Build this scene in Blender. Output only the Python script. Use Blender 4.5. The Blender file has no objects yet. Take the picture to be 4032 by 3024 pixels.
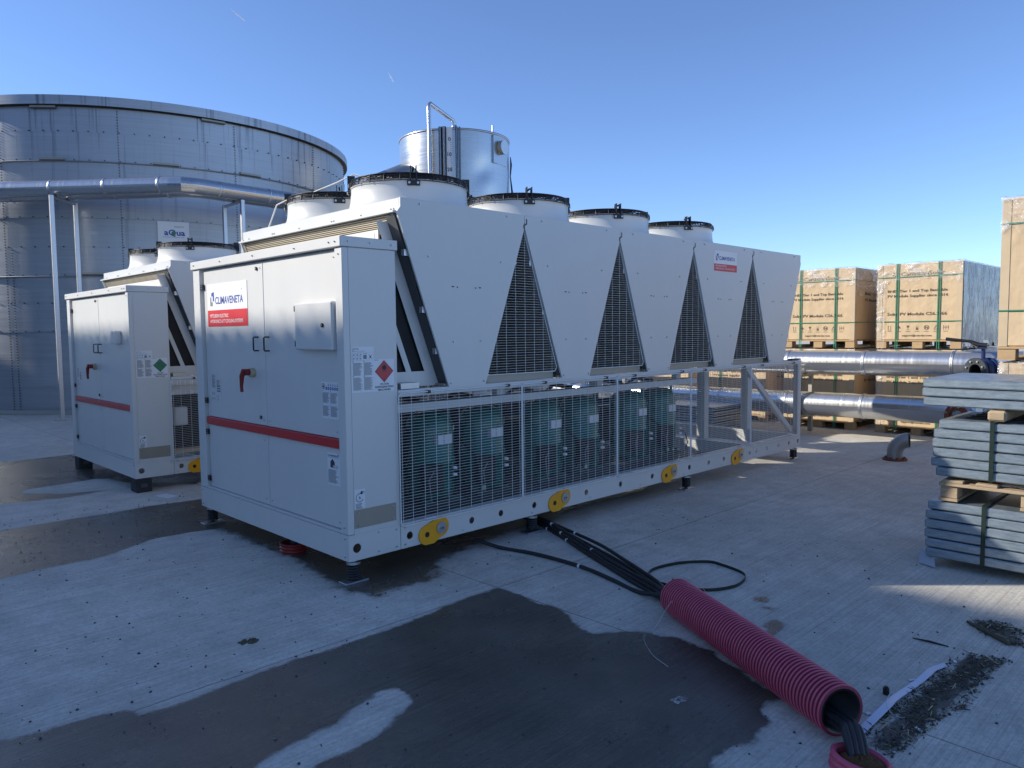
import bpy, math, random
import numpy as np
from mathutils import Vector, Matrix
random.seed(7)
PI = math.pi
S = bpy.context.scene
COL = S.collection
V = Vector

# ------------------------------------------------------------------ materials
MAT = {}
def new_mat(name):
    m = bpy.data.materials.new(name); m.use_nodes = True
    nt = m.node_tree; b = nt.nodes['Principled BSDF']
    return m, nt, b
def N(nt, t, **kw):
    n = nt.nodes.new(t)
    for k, v in kw.items():
        if k in n.inputs: n.inputs[k].default_value = v
        else: setattr(n, k, v)
    return n
def simple(name, col, rough=0.5, metal=0.0, var=0.08, scale=8.0, bump=0.0, bscale=80.0, rvar=0.1, stretch=None, coat=0.0):
    """Principled surface with noise in its colour and roughness so nothing is perfectly uniform."""
    m, nt, b = new_mat(name)
    b.inputs['Metallic'].default_value = metal
    tc = N(nt, 'ShaderNodeTexCoord')
    mp = N(nt, 'ShaderNodeMapping')
    if stretch: mp.inputs['Scale'].default_value = stretch
    nt.links.new(tc.outputs['Object'], mp.inputs['Vector'])
    no = N(nt, 'ShaderNodeTexNoise', Scale=scale, Detail=5.0, Roughness=0.6)
    nt.links.new(mp.outputs[0], no.inputs['Vector'])
    mx = N(nt, 'ShaderNodeMix', data_type='RGBA')
    c = Vector(col)
    mx.inputs[6].default_value = (*(c * (1 - var)), 1); mx.inputs[7].default_value = (*[min(1, x * (1 + var)) for x in c], 1)
    nt.links.new(no.outputs[0], mx.inputs[0]); nt.links.new(mx.outputs[2], b.inputs['Base Color'])
    mr = N(nt, 'ShaderNodeMapRange'); mr.inputs[3].default_value = max(0.02, rough - rvar); mr.inputs[4].default_value = min(1, rough + rvar)
    nt.links.new(no.outputs[0], mr.inputs[0]); nt.links.new(mr.outputs[0], b.inputs['Roughness'])
    if coat: b.inputs['Coat Weight'].default_value = coat
    if bump:
        n2 = N(nt, 'ShaderNodeTexNoise', Scale=bscale, Detail=3.0)
        nt.links.new(mp.outputs[0], n2.inputs['Vector'])
        bp = N(nt, 'ShaderNodeBump', Strength=bump, Distance=0.01)
        nt.links.new(n2.outputs[0], bp.inputs['Height']); nt.links.new(bp.outputs[0], b.inputs['Normal'])
    MAT[name] = m
    return m
simple('paint', (0.61, 0.61, 0.59), 0.40, var=0.05, scale=2.2, stretch=(1.6, 1.6, .35), bump=0.04, bscale=350, rvar=0.06)
simple('paint_dusty', (0.56, 0.56, 0.53), 0.5, var=0.06, scale=3, rvar=0.06)
simple('plastic_white', (0.62, 0.63, 0.62), 0.35, var=0.03, scale=3, rvar=0.08)
simple('wire', (0.72, 0.74, 0.73), 0.4, var=0.05)
simple('zinc', (0.50, 0.52, 0.55), 0.42, 1.0, var=0.15, scale=25, rvar=0.12)
simple('tank_ring', (0.30, 0.32, 0.35), 0.45, 0.8, var=0.15, scale=4)
simple('zinc_dull', (0.36, 0.35, 0.31), 0.6, 0.6, var=0.12, scale=12)
simple('black', (0.012, 0.012, 0.014), 0.4, var=0.1)
simple('black_matt', (0.010, 0.010, 0.011), 0.7, var=0.2)
simple('rubber', (0.022, 0.023, 0.027), 0.55, var=0.2, scale=20, bump=0.1, bscale=120)
simple('dark_grey', (0.06, 0.065, 0.07), 0.6, var=0.2, scale=10)
simple('red', (0.50, 0.015, 0.02), 0.4, var=0.06)
simple('switch_red', (0.20, 0.015, 0.014), 0.45, var=0.12)
simple('beige', (0.42, 0.36, 0.24), 0.5)
simple('yellow', (0.80, 0.36, 0.01), 0.45, var=0.08, scale=14)
simple('tan_plate', (0.34, 0.30, 0.24), 0.5, 0.2, var=0.08)
simple('paper', (0.72, 0.74, 0.76), 0.45, var=0.02)
simple('ink', (0.03, 0.035, 0.045), 0.6, var=0.02)
simple('ink_grey', (0.20, 0.21, 0.23), 0.6, var=0.02)
simple('print_brown', (0.11, 0.085, 0.055), 0.7, var=0.1)
simple('ink_blue', (0.015, 0.06, 0.33), 0.5, var=0.02)
simple('print_red', (0.62, 0.012, 0.02), 0.45, var=0.02)
simple('hazard_red', (0.50, 0.06, 0.06), 0.5, var=0.02)
simple('hazard_green', (0.03, 0.20, 0.10), 0.5, var=0.02)
simple('print_white', (0.78, 0.78, 0.78), 0.45, var=0.02)
simple('comp_green', (0.020, 0.140, 0.105), 0.28, var=0.12, scale=10, bump=0.05, bscale=90)
simple('copper', (0.32, 0.14, 0.07), 0.4, 0.9, var=0.2)
simple('rust', (0.20, 0.06, 0.03), 0.8, 0.1, var=0.35, scale=30, bump=0.3, bscale=150)
simple('blue_paint', (0.008, 0.02, 0.09), 0.35, var=0.15)
simple('gasket', (0.05, 0.06, 0.07), 0.4, 0.3, var=0.2)
simple('cast_steel', (0.33, 0.33, 0.32), 0.5, 0.7, var=0.15, scale=18, bump=0.1, bscale=120)
simple('strap', (0.03, 0.22, 0.12), 0.4, var=0.15, scale=30)
simple('strap_dark', (0.010, 0.022, 0.016), 0.4, var=0.15, scale=30)
simple('pvc_strip', (0.62, 0.66, 0.78), 0.35, var=0.05)
simple('straw', (0.09, 0.078, 0.045), 0.85, var=0.4, scale=40)
simple('pebble', (0.055, 0.055, 0.055), 0.85, var=0.5, scale=60)
simple('foam', (0.12, 0.06, 0.018), 0.9, var=0.4, scale=60, bump=0.8, bscale=90)
simple('fan_blade', (0.30, 0.31, 0.32), 0.4, 0.6)
simple('note', (0.40, 0.42, 0.45), 0.4)
simple('cable_white', (0.6, 0.6, 0.58), 0.5)
simple('hall', (0.62, 0.62, 0.60), 0.6, var=0.1, scale=1)
simple('timber', (0.36, 0.27, 0.17), 0.8, var=0.35, scale=4, bump=0.4, bscale=30, stretch=(6, 0.8, 8))
simple('pallet_wood', (0.42, 0.29, 0.155), 0.8, var=0.3, scale=5, bump=0.4, bscale=25, stretch=(3, 0.8, 8))
simple('block_rubber', (0.028, 0.028, 0.030), 0.8, var=0.3, scale=15, bump=0.2)

def galvanised(name, base, rough, streak, bump=0.12, grain=0.35, var=0.2):
    """Galvanised sheet: long grain, soft blotches, run-off streaks (UV: metres along the wall, metres up)."""
    m, nt, b = new_mat(name); b.inputs['Metallic'].default_value = 0.85
    uv = N(nt, 'ShaderNodeUVMap')
    m1 = N(nt, 'ShaderNodeMapping'); m1.inputs['Scale'].default_value = (4.2, 0.09, 1)
    nt.links.new(uv.outputs[0], m1.inputs[0])
    n1 = N(nt, 'ShaderNodeTexNoise', Scale=2.2, Detail=6.0, Roughness=0.65); nt.links.new(m1.outputs[0], n1.inputs[0])
    r1 = N(nt, 'ShaderNodeValToRGB'); r1.color_ramp.elements[0].position = 0.55; r1.color_ramp.elements[1].position = 0.70
    nt.links.new(n1.outputs[0], r1.inputs[0])
    m2 = N(nt, 'ShaderNodeMapping'); m2.inputs['Scale'].default_value = (0.5, 16, 1)
    nt.links.new(uv.outputs[0], m2.inputs[0])
    n2 = N(nt, 'ShaderNodeTexNoise', Scale=1.5, Detail=4.0); nt.links.new(m2.outputs[0], n2.inputs[0])
    n3 = N(nt, 'ShaderNodeTexNoise', Scale=0.55, Detail=3.0); nt.links.new(uv.outputs[0], n3.inputs[0])
    # streaks fade in only where they run from the rim (upper third)
    sx = N(nt, 'ShaderNodeSeparateXYZ'); nt.links.new(uv.outputs[0], sx.inputs[0])
    mh = N(nt, 'ShaderNodeMapRange'); mh.inputs[1].default_value = 2.4; mh.inputs[2].default_value = 6.2
    nt.links.new(sx.outputs[1], mh.inputs[0])
    mu = N(nt, 'ShaderNodeMath', operation='MULTIPLY'); nt.links.new(r1.outputs[0], mu.inputs[0]); nt.links.new(mh.outputs[0], mu.inputs[1])
    mu2 = N(nt, 'ShaderNodeMath', operation='MULTIPLY'); nt.links.new(mu.outputs[0], mu2.inputs[0]); mu2.inputs[1].default_value = streak
    ca = N(nt, 'ShaderNodeMix', data_type='RGBA'); c = V(base)
    ca.inputs[6].default_value = (*(c * (1 - var)), 1); ca.inputs[7].default_value = (*(c * (1 + var)), 1)
    nt.links.new(n3.outputs[0], ca.inputs[0])
    cb = N(nt, 'ShaderNodeMix', data_type='RGBA', blend_type='MULTIPLY'); cb.inputs[0].default_value = grain
    nt.links.new(ca.outputs[2], cb.inputs[6]); nt.links.new(n2.outputs[0], cb.inputs[7])
    cc = N(nt, 'ShaderNodeMix', data_type='RGBA'); cc.inputs[7].default_value = (0.07, 0.08, 0.095, 1)
    nt.links.new(mu2.outputs[0], cc.inputs[0]); nt.links.new(cb.outputs[2], cc.inputs[6]); nt.links.new(cc.outputs[2], b.inputs['Base Color'])
    mr = N(nt, 'ShaderNodeMapRange'); mr.inputs[3].default_value = rough - 0.08; mr.inputs[4].default_value = rough + 0.14
    nt.links.new(n2.outputs[0], mr.inputs[0]); nt.links.new(mr.outputs[0], b.inputs['Roughness'])
    bp = N(nt, 'ShaderNodeBump', Strength=bump, Distance=0.05); nt.links.new(n3.outputs[0], bp.inputs['Height']); nt.links.new(bp.outputs[0], b.inputs['Normal'])
    MAT[name] = m
galvanised('tank_steel', (0.45, 0.48, 0.52), 0.42, 0.9)
MAT['tank_steel'].node_tree.nodes['Principled BSDF'].inputs['Metallic'].default_value = 0.7
galvanised('silo_steel', (0.50, 0.52, 0.54), 0.26, 0.12, 0.05, 0.2)
galvanised('cladding', (0.60, 0.61, 0.62), 0.20, 0.0, 0.02, 0.15, 0.08)

def beam_steel():
    m, nt, b = new_mat('beam_steel'); b.inputs['Metallic'].default_value = 0.75
    tc = N(nt, 'ShaderNodeTexCoord'); mp = N(nt, 'ShaderNodeMapping'); mp.inputs['Scale'].default_value = (1, 3, 14)
    nt.links.new(tc.outputs['Object'], mp.inputs[0])
    n1 = N(nt, 'ShaderNodeTexNoise', Scale=3.0, Detail=8.0, Roughness=0.75); nt.links.new(mp.outputs[0], n1.inputs[0])
    r = N(nt, 'ShaderNodeValToRGB')
    r.color_ramp.elements[0].position = 0.30; r.color_ramp.elements[0].color = (0.19, 0.245, 0.285, 1)
    r.color_ramp.elements[1].position = 0.72; r.color_ramp.elements[1].color = (0.43, 0.50, 0.545, 1)
    nt.links.new(n1.outputs[0], r.inputs[0]); nt.links.new(r.outputs[0], b.inputs['Base Color'])
    b.inputs['Roughness'].default_value = 0.42
    MAT['beam_steel'] = m
beam_steel()

def cardboard():
    m, nt, b = new_mat('cardboard')
    tc = N(nt, 'ShaderNodeTexCoord'); mp = N(nt, 'ShaderNodeMapping'); mp.inputs['Scale'].default_value = (3, 3, 0.5)
    nt.links.new(tc.outputs['Object'], mp.inputs[0])
    n1 = N(nt, 'ShaderNodeTexNoise', Scale=4.0, Detail=6.0, Roughness=0.7); nt.links.new(mp.outputs[0], n1.inputs[0])
    mx = N(nt, 'ShaderNodeMix', data_type='RGBA'); mx.inputs[6].default_value = (0.44, 0.325, 0.19, 1); mx.inputs[7].default_value = (0.62, 0.47, 0.30, 1)
    nt.links.new(n1.outputs[0], mx.inputs[0]); nt.links.new(mx.outputs[2], b.inputs['Base Color']); b.inputs['Roughness'].default_value = 0.75
    n2 = N(nt, 'ShaderNodeTexNoise', Scale=3.0, Detail=3.0); nt.links.new(tc.outputs['Object'], n2.inputs[0])
    bp = N(nt, 'ShaderNodeBump', Strength=0.6, Distance=0.05); nt.links.new(n2.outputs[0], bp.inputs['Height']); nt.links.new(bp.outputs[0], b.inputs['Normal'])
    MAT['cardboard'] = m
    simple('corner_board', (0.50, 0.39, 0.25), 0.7, var=0.15)
cardboard()

def film(name, st, lo, hi, a0, a1, col):
    """Stretch film: wrinkled, glossy, mostly clear with milky folds."""
    m, nt, b = new_mat(name)
    tc = N(nt, 'ShaderNodeTexCoord')
    mp = N(nt, 'ShaderNodeMapping'); mp.inputs['Scale'].default_value = st; mp.inputs['Rotation'].default_value = (.25, .1, 0)
    nt.links.new(tc.outputs['Object'], mp.inputs[0])
    n1 = N(nt, 'ShaderNodeTexNoise', Scale=2.6, Detail=7.0, Roughness=0.7, Distortion=0.8); nt.links.new(mp.outputs[0], n1.inputs[0])
    r = N(nt, 'ShaderNodeValToRGB'); r.color_ramp.elements[0].position = lo; r.color_ramp.elements[0].color = (a0,) * 3 + (1,)
    r.color_ramp.elements[1].position = hi; r.color_ramp.elements[1].color = (a1,) * 3 + (1,)
    nt.links.new(n1.outputs[0], r.inputs[0]); nt.links.new(r.outputs[0], b.inputs['Alpha'])
    b.inputs['Base Color'].default_value = (*col, 1); b.inputs['Roughness'].default_value = 0.12; b.inputs['IOR'].default_value = 1.6
    bp = N(nt, 'ShaderNodeBump', Strength=0.9, Distance=0.03); nt.links.new(n1.outputs[0], bp.inputs['Height']); nt.links.new(bp.outputs[0], b.inputs['Normal'])
    MAT[name] = m
film('stretch_film', (1.0, 2.2, 3.2), .50, .66, .08, .68, (.78, .79, .80))
film('side_film', (2.2, 1.0, 0.8), .38, .62, .45, .9, (.34, .37, .42))

def conduit_mat():
    m, nt, b = new_mat('conduit_red')
    b.inputs['Base Color'].default_value = (0.40, 0.028, 0.055, 1)
    tc = N(nt, 'ShaderNodeTexCoord'); n1 = N(nt, 'ShaderNodeTexNoise', Scale=14.0, Detail=6.0); nt.links.new(tc.outputs['Object'], n1.inputs[0])
    mx = N(nt, 'ShaderNodeMix', data_type='RGBA'); mx.inputs[6].default_value = (0.52, 0.07, 0.13, 1); mx.inputs[7].default_value = (0.66, 0.11, 0.18, 1)
    nt.links.new(n1.outputs[0], mx.inputs[0]); nt.links.new(mx.outputs[2], b.inputs['Base Color'])
    b.inputs['Roughness'].default_value = 0.42
    MAT['conduit_red'] = m
conduit_mat()
simple('conduit_groove_shade', (0.20, 0.020, 0.045), 0.7, var=0.3, scale=30)  # dark conduit red with the shade of the rib grooves in its colour

def coil_mat():
    """Condenser fins: thin tubes running the length of the coil (UV v = metres up the slope)."""
    m, nt, b = new_mat('coil')
    uv = N(nt, 'ShaderNodeUVMap'); sx = N(nt, 'ShaderNodeSeparateXYZ'); nt.links.new(uv.outputs[0], sx.inputs[0])
    mu = N(nt, 'ShaderNodeMath', operation='MULTIPLY'); mu.inputs[1].default_value = 2 * PI / 0.0125; nt.links.new(sx.outputs[1], mu.inputs[0])
    si = N(nt, 'ShaderNodeMath', operation='SINE'); nt.links.new(mu.outputs[0], si.inputs[0])
    mr = N(nt, 'ShaderNodeMapRange'); mr.inputs[1].default_value = -0.6; mr.inputs[2].default_value = 0.6; nt.links.new(si.outputs[0], mr.inputs[0])
    mx = N(nt, 'ShaderNodeMix', data_type='RGBA'); mx.inputs[6].default_value = (0.05, 0.042, 0.03, 1); mx.inputs[7].default_value = (0.38, 0.33, 0.24, 1)
    nt.links.new(mr.outputs[0], mx.inputs[0]); nt.links.new(mx.outputs[2], b.inputs['Base Color'])
    b.inputs['Roughness'].default_value = 0.5; b.inputs['Metallic'].default_value = 0.2
    bp = N(nt, 'ShaderNodeBump', Strength=0.6, Distance=0.004); nt.links.new(mr.outputs[0], bp.inputs['Height']); nt.links.new(bp.outputs[0], b.inputs['Normal'])
    MAT['coil'] = m
coil_mat()

# ------------------------------------------------------------------ mesh builder
class MB:
    def __init__(s): s.v = []; s.f = []; s.m = []; s.sm = []; s.mats = []; s.uv = {}
    def mi(s, mat):
        if mat not in s.mats: s.mats.append(mat)
        return s.mats.index(mat)
    def face(s, pts, mat, smooth=False, uv=None):
        k = len(s.v); s.v += [tuple(p) for p in pts]; s.f.append(tuple(range(k, k + len(pts)))); s.m.append(s.mi(mat)); s.sm.append(smooth)
        if uv: s.uv[len(s.f) - 1] = uv
    def add(s, vs, fs, mat, smooth=False):
        k = len(s.v); s.v += [tuple(p) for p in vs]; i = s.mi(mat)
        for f in fs: s.f.append(tuple(k + a for a in f)); s.m.append(i); s.sm.append(smooth)
    def box(s, x0, x1, y0, y1, z0, z1, mat, M=None, ch=0.0):
        if ch:
            return s.chbox(x0, x1, y0, y1, z0, z1, mat, M, ch)
        vs = [V((x, y, z)) for z in (z0, z1) for y in (y0, y1) for x in (x0, x1)]
        if M is not None: vs = [M @ v for v in vs]
        s.add(vs, [(0, 2, 3, 1), (4, 5, 7, 6), (0, 1, 5, 4), (2, 6, 7, 3), (0, 4, 6, 2), (1, 3, 7, 5)], mat)
    def chbox(s, x0, x1, y0, y1, z0, z1, mat, M, c):
        # box with chamfered edges
        X = (x0, x1); Y = (y0, y1); Z = (z0, z1); vs = []; idx = {}
        for i in (0, 1):
            for j in (0, 1):
                for k in (0, 1):
                    sx, sy, sz = (1 - 2 * i) * c, (1 - 2 * j) * c, (1 - 2 * k) * c
                    for a, p in enumerate(((X[i], Y[j] + sy, Z[k] + sz), (X[i] + sx, Y[j], Z[k] + sz), (X[i] + sx, Y[j] + sy, Z[k]))):
                        idx[i, j, k, a] = len(vs); vs.append(V(p))
        F = []
        for i in (0, 1): F.append([idx[i, j, k, 0] for j, k in ((0, 0), (0, 1), (1, 1), (1, 0))])
        for j in (0, 1): F.append([idx[i, j, k, 1] for i, k in ((0, 0), (1, 0), (1, 1), (0, 1))])
        for k in (0, 1): F.append([idx[i, j, k, 2] for i, j in ((0, 0), (0, 1), (1, 1), (1, 0))])
        for j in (0, 1):
            for k in (0, 1): F.append([idx[0, j, k, 1], idx[1, j, k, 1], idx[1, j, k, 2], idx[0, j, k, 2]])
        for i in (0, 1):
            for k in (0, 1): F.append([idx[i, 0, k, 0], idx[i, 1, k, 0], idx[i, 1, k, 2], idx[i, 0, k, 2]])
        for i in (0, 1):
            for j in (0, 1): F.append([idx[i, j, 0, 0], idx[i, j, 1, 0], idx[i, j, 1, 1], idx[i, j, 0, 1]])
        for i in (0, 1):
            for j in (0, 1):
                for k in (0, 1): F.append([idx[i, j, k, 0], idx[i, j, k, 1], idx[i, j, k, 2]])
        cen = V(((x0 + x1) / 2, (y0 + y1) / 2, (z0 + z1) / 2))
        G = []
        for f in F:
            n = (vs[f[1]] - vs[f[0]]).cross(vs[f[2]] - vs[f[0]]); m = sum((vs[a] for a in f), V()) / len(f) - cen
            G.append(f if n.dot(m) > 0 else f[::-1])
        if M is not None: vs = [M @ v for v in vs]
        s.add(vs, G, mat)
    def ring(s, c, u, w, r, n): return [c + u * (r * math.cos(2 * PI * k / n)) + w * (r * math.sin(2 * PI * k / n)) for k in range(n)]
    def cyl(s, p0, p1, r, mat, n=12, r1=None, caps=True, smooth=True):
        p0, p1 = V(p0), V(p1); d = (p1 - p0).normalized(); u = d.orthogonal().normalized(); w = d.cross(u); r1 = r if r1 is None else r1
        a = s.ring(p0, u, w, r, n); b = s.ring(p1, u, w, r1, n)
        s.add(a + b, [(k, (k + 1) % n, n + (k + 1) % n, n + k) for k in range(n)], mat, smooth)
        if caps:
            if r > 1e-5: s.face(a[::-1], mat)
            if r1 > 1e-5: s.face(b, mat)
    def tube(s, pts, r, mat, n=8, caps=True, closed=False, radii=None):
        pts = [V(p) for p in pts]; L = len(pts); rings = []; u = None
        for i, p in enumerate(pts):
            if closed: d = pts[(i + 1) % L] - pts[i - 1]
            else: d = pts[min(i + 1, L - 1)] - pts[max(i - 1, 0)]
            d.normalize()
            u = d.orthogonal().normalized() if u is None else (u - d * u.dot(d)).normalized()
            rings.append(s.ring(p, u, d.cross(u), radii[i] if radii else r, n))
        vs = [q for g in rings for q in g]; fs = []
        for i in range(L if closed else L - 1):
            j = (i + 1) % L
            for k in range(n): fs.append((i * n + k, i * n + (k + 1) % n, j * n + (k + 1) % n, j * n + k))
        s.add(vs, fs, mat, True)
        if caps and not closed: s.face(rings[0][::-1], mat); s.face(rings[-1], mat)
    def lathe(s, c, prof, mat, n=32, axis=(0, 0, 1), uvw=False):
        c = V(c); d = V(axis).normalized(); u = d.orthogonal().normalized() if abs(d.z) < 0.99 else V((1, 0, 0)); w = d.cross(u)
        rings = [s.ring(c + d * h, u, w, r, n) for r, h in prof]; vs = [q for g in rings for q in g]; fs = []
        for i in range(len(prof) - 1):
            for k in range(n): fs.append((i * n + k, i * n + (k + 1) % n, (i + 1) * n + (k + 1) % n, (i + 1) * n + k))
        s.add(vs, fs, mat, True)
    def disc(s, c, nrm, r, mat, n=16, off=0.0):
        c = V(c); d = V(nrm).normalized(); u = d.orthogonal().normalized(); s.face(s.ring(c + d * off, u, d.cross(u), r, n), mat)
    def prism(s, poly, M, h, mat):
        """poly: 2-D outline (counter-clockwise), extruded h along local z of M."""
        a = [M @ V((x, y, 0)) for x, y in poly]; b = [M @ V((x, y, h)) for x, y in poly]; n = len(poly)
        s.face(a[::-1], mat); s.face(b, mat)
        for k in range(n): s.face([a[k], a[(k + 1) % n], b[(k + 1) % n], b[k]], mat)
    def build(s, name, parent=None, link=True):
        me = bpy.data.meshes.new(name); me.from_pydata(s.v, [], s.f)
        for m in s.mats: me.materials.append(MAT[m])
        me.polygons.foreach_set('material_index', s.m); me.polygons.foreach_set('use_smooth', s.sm)
        if s.uv:
            ul = me.uv_layers.new(name='UVMap')
            for fi, uv in s.uv.items():
                for li, q in zip(me.polygons[fi].loop_indices, uv): ul.data[li].uv = q
        me.update()
        o = bpy.data.objects.new(name, me); COL.objects.link(o)
        if parent is not None: o.parent = parent
        return o

def tag(o, label=None, cat=None, group=None, kind=None):
    if label: o['label'] = label
    if cat: o['category'] = cat
    if group: o['group'] = group
    if kind: o['kind'] = kind
    return o
def empty(name, loc, label, cat, group=None, rz=0.0, scale=1.0):
    o = bpy.data.objects.new(name, None); COL.objects.link(o); o.location = loc; o.rotation_euler.z = rz; o.scale = (scale,) * 3
    o.empty_display_size = 0.2
    return tag(o, label, cat, group)
def frame(o, u, v):
    u = V(u).normalized(); v = V(v).normalized(); n = u.cross(v)
    M = Matrix((u, v, n)).transposed().to_4x4(); M.translation = V(o); return M

_tc = {}
def text(mb, s, M, x, y, h, mat, w=None, bold=0.0, align='l', lift=0.0008):
    """lettering: real glyph outlines, cap height h metres, width squeezed to w when given; (x, y) is the baseline start"""
    key = (s, bold)
    if key not in _tc:
        cu = bpy.data.curves.new('t', 'FONT'); cu.body = s; cu.size = 1.0; cu.offset = bold; cu.resolution_u = 2
        ob = bpy.data.objects.new('t', cu); COL.objects.link(ob)
        me = bpy.data.meshes.new_from_object(ob)
        vs = [v.co.copy() for v in me.vertices]; fs = [tuple(p.vertices) for p in me.polygons]
        bpy.data.objects.remove(ob); bpy.data.curves.remove(cu); bpy.data.meshes.remove(me)
        x0 = min(v.x for v in vs); x1 = max(v.x for v in vs)
        _tc[key] = (vs, fs, x0, x1)
    vs, fs, x0, x1 = _tc[key]; sy = h / 0.70; sx = w / (x1 - x0) if w else sy
    ox = x - (x1 - x0) * sx / 2 if align == 'c' else x
    mb.add([M @ V((ox + (v.x - x0) * sx, y + v.y * sy, lift)) for v in vs], fs, mat)
def quad(mb, M, x0, x1, y0, y1, mat, lift=0.0006):
    mb.face([M @ V(p) for p in ((x0, y0, lift), (x1, y0, lift), (x1, y1, lift), (x0, y1, lift))], mat)
def poly(mb, M, pts, mat, lift=0.0006): mb.face([M @ V((x, y, lift)) for x, y in pts], mat)
def circ(cx, cy, r, n=16, a0=0, a1=2 * PI): return [(cx + r * math.cos(a0 + (a1 - a0) * k / n), cy + r * math.sin(a0 + (a1 - a0) * k / n)) for k in range(n)]
def para(mb, M, x0, x1, y1, n, pitch, rng, mat='ink_grey'):
    for k in range(n):
        quad(mb, M, x0, x1 - rng.random() * (x1 - x0) * 0.35, y1 - k * pitch - pitch * 0.55, y1 - k * pitch, mat, 0.0007)

# ------------------------------------------------------------------ camera
PX = dict(cx=-2.478, cy=-3.9817, cz=1.5738, yaw=45.4773, pitch=-3.9734, roll=-0.5507, f=2945.39)
cy_, cp_, cr_ = (math.radians(PX[k]) for k in ('yaw', 'pitch', 'roll'))
f_ = V((math.cos(cp_) * math.cos(cy_), math.cos(cp_) * math.sin(cy_), math.sin(cp_)))
rt = f_.cross(V((0, 0, 1))).normalized(); up = rt.cross(f_)
rt2 = rt * math.cos(cr_) + up * math.sin(cr_); up2 = -rt * math.sin(cr_) + up * math.cos(cr_)
cam = bpy.data.cameras.new('camera'); co = bpy.data.objects.new('camera', cam); COL.objects.link(co)
Mc = Matrix((rt2, up2, -f_)).transposed().to_4x4(); Mc.translation = V((PX['cx'], PX['cy'], PX['cz'])); co.matrix_world = Mc
cam.sensor_width = 36; cam.lens = 36 * PX['f'] / 4032; cam.clip_end = 12000; cam.clip_start = 0.05
S.camera = co

# ------------------------------------------------------------------ light
TH = math.radians(46.0); EL = math.radians(26.3)
travel = V((math.cos(TH) * math.cos(EL), -math.sin(TH) * math.cos(EL), -math.sin(EL)))
sl = bpy.data.lights.new('sun', 'SUN'); so = bpy.data.objects.new('sun', sl); COL.objects.link(so)
sl.energy = 3.7; sl.angle = math.radians(0.53); sl.color = (1.0, 0.93, 0.82)
so.rotation_euler = travel.to_track_quat('-Z', 'Y').to_euler(); so.location = (-10, 10, 12)
w = bpy.data.worlds.new('World'); S.world = w; w.use_nodes = True
wn = w.node_tree; bg = wn.nodes['Background']
sky = wn.nodes.new('ShaderNodeTexSky'); sky.sky_type = 'NISHITA'; sky.sun_disc = False
sky.sun_elevation = EL; sky.sun_rotation = math.atan2(-travel.x, -travel.y); sky.altitude = 1200; sky.air_density = 0.85; sky.dust_density = 0.05; sky.ozone_density = 5.0
tint = N(wn, 'ShaderNodeMix', data_type='RGBA', blend_type='MULTIPLY'); tint.inputs[0].default_value = 1.0; tint.inputs[7].default_value = (1.04, 0.985, 1.02, 1)
wn.links.new(sky.outputs[0], tint.inputs[6]); wn.links.new(tint.outputs[2], bg.inputs[0]); bg.inputs[1].default_value = 0.13
S.view_settings.view_transform = 'Standard'; S.view_settings.look = 'None'; S.view_settings.exposure = 0.76; S.view_settings.gamma = 1.0

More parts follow.
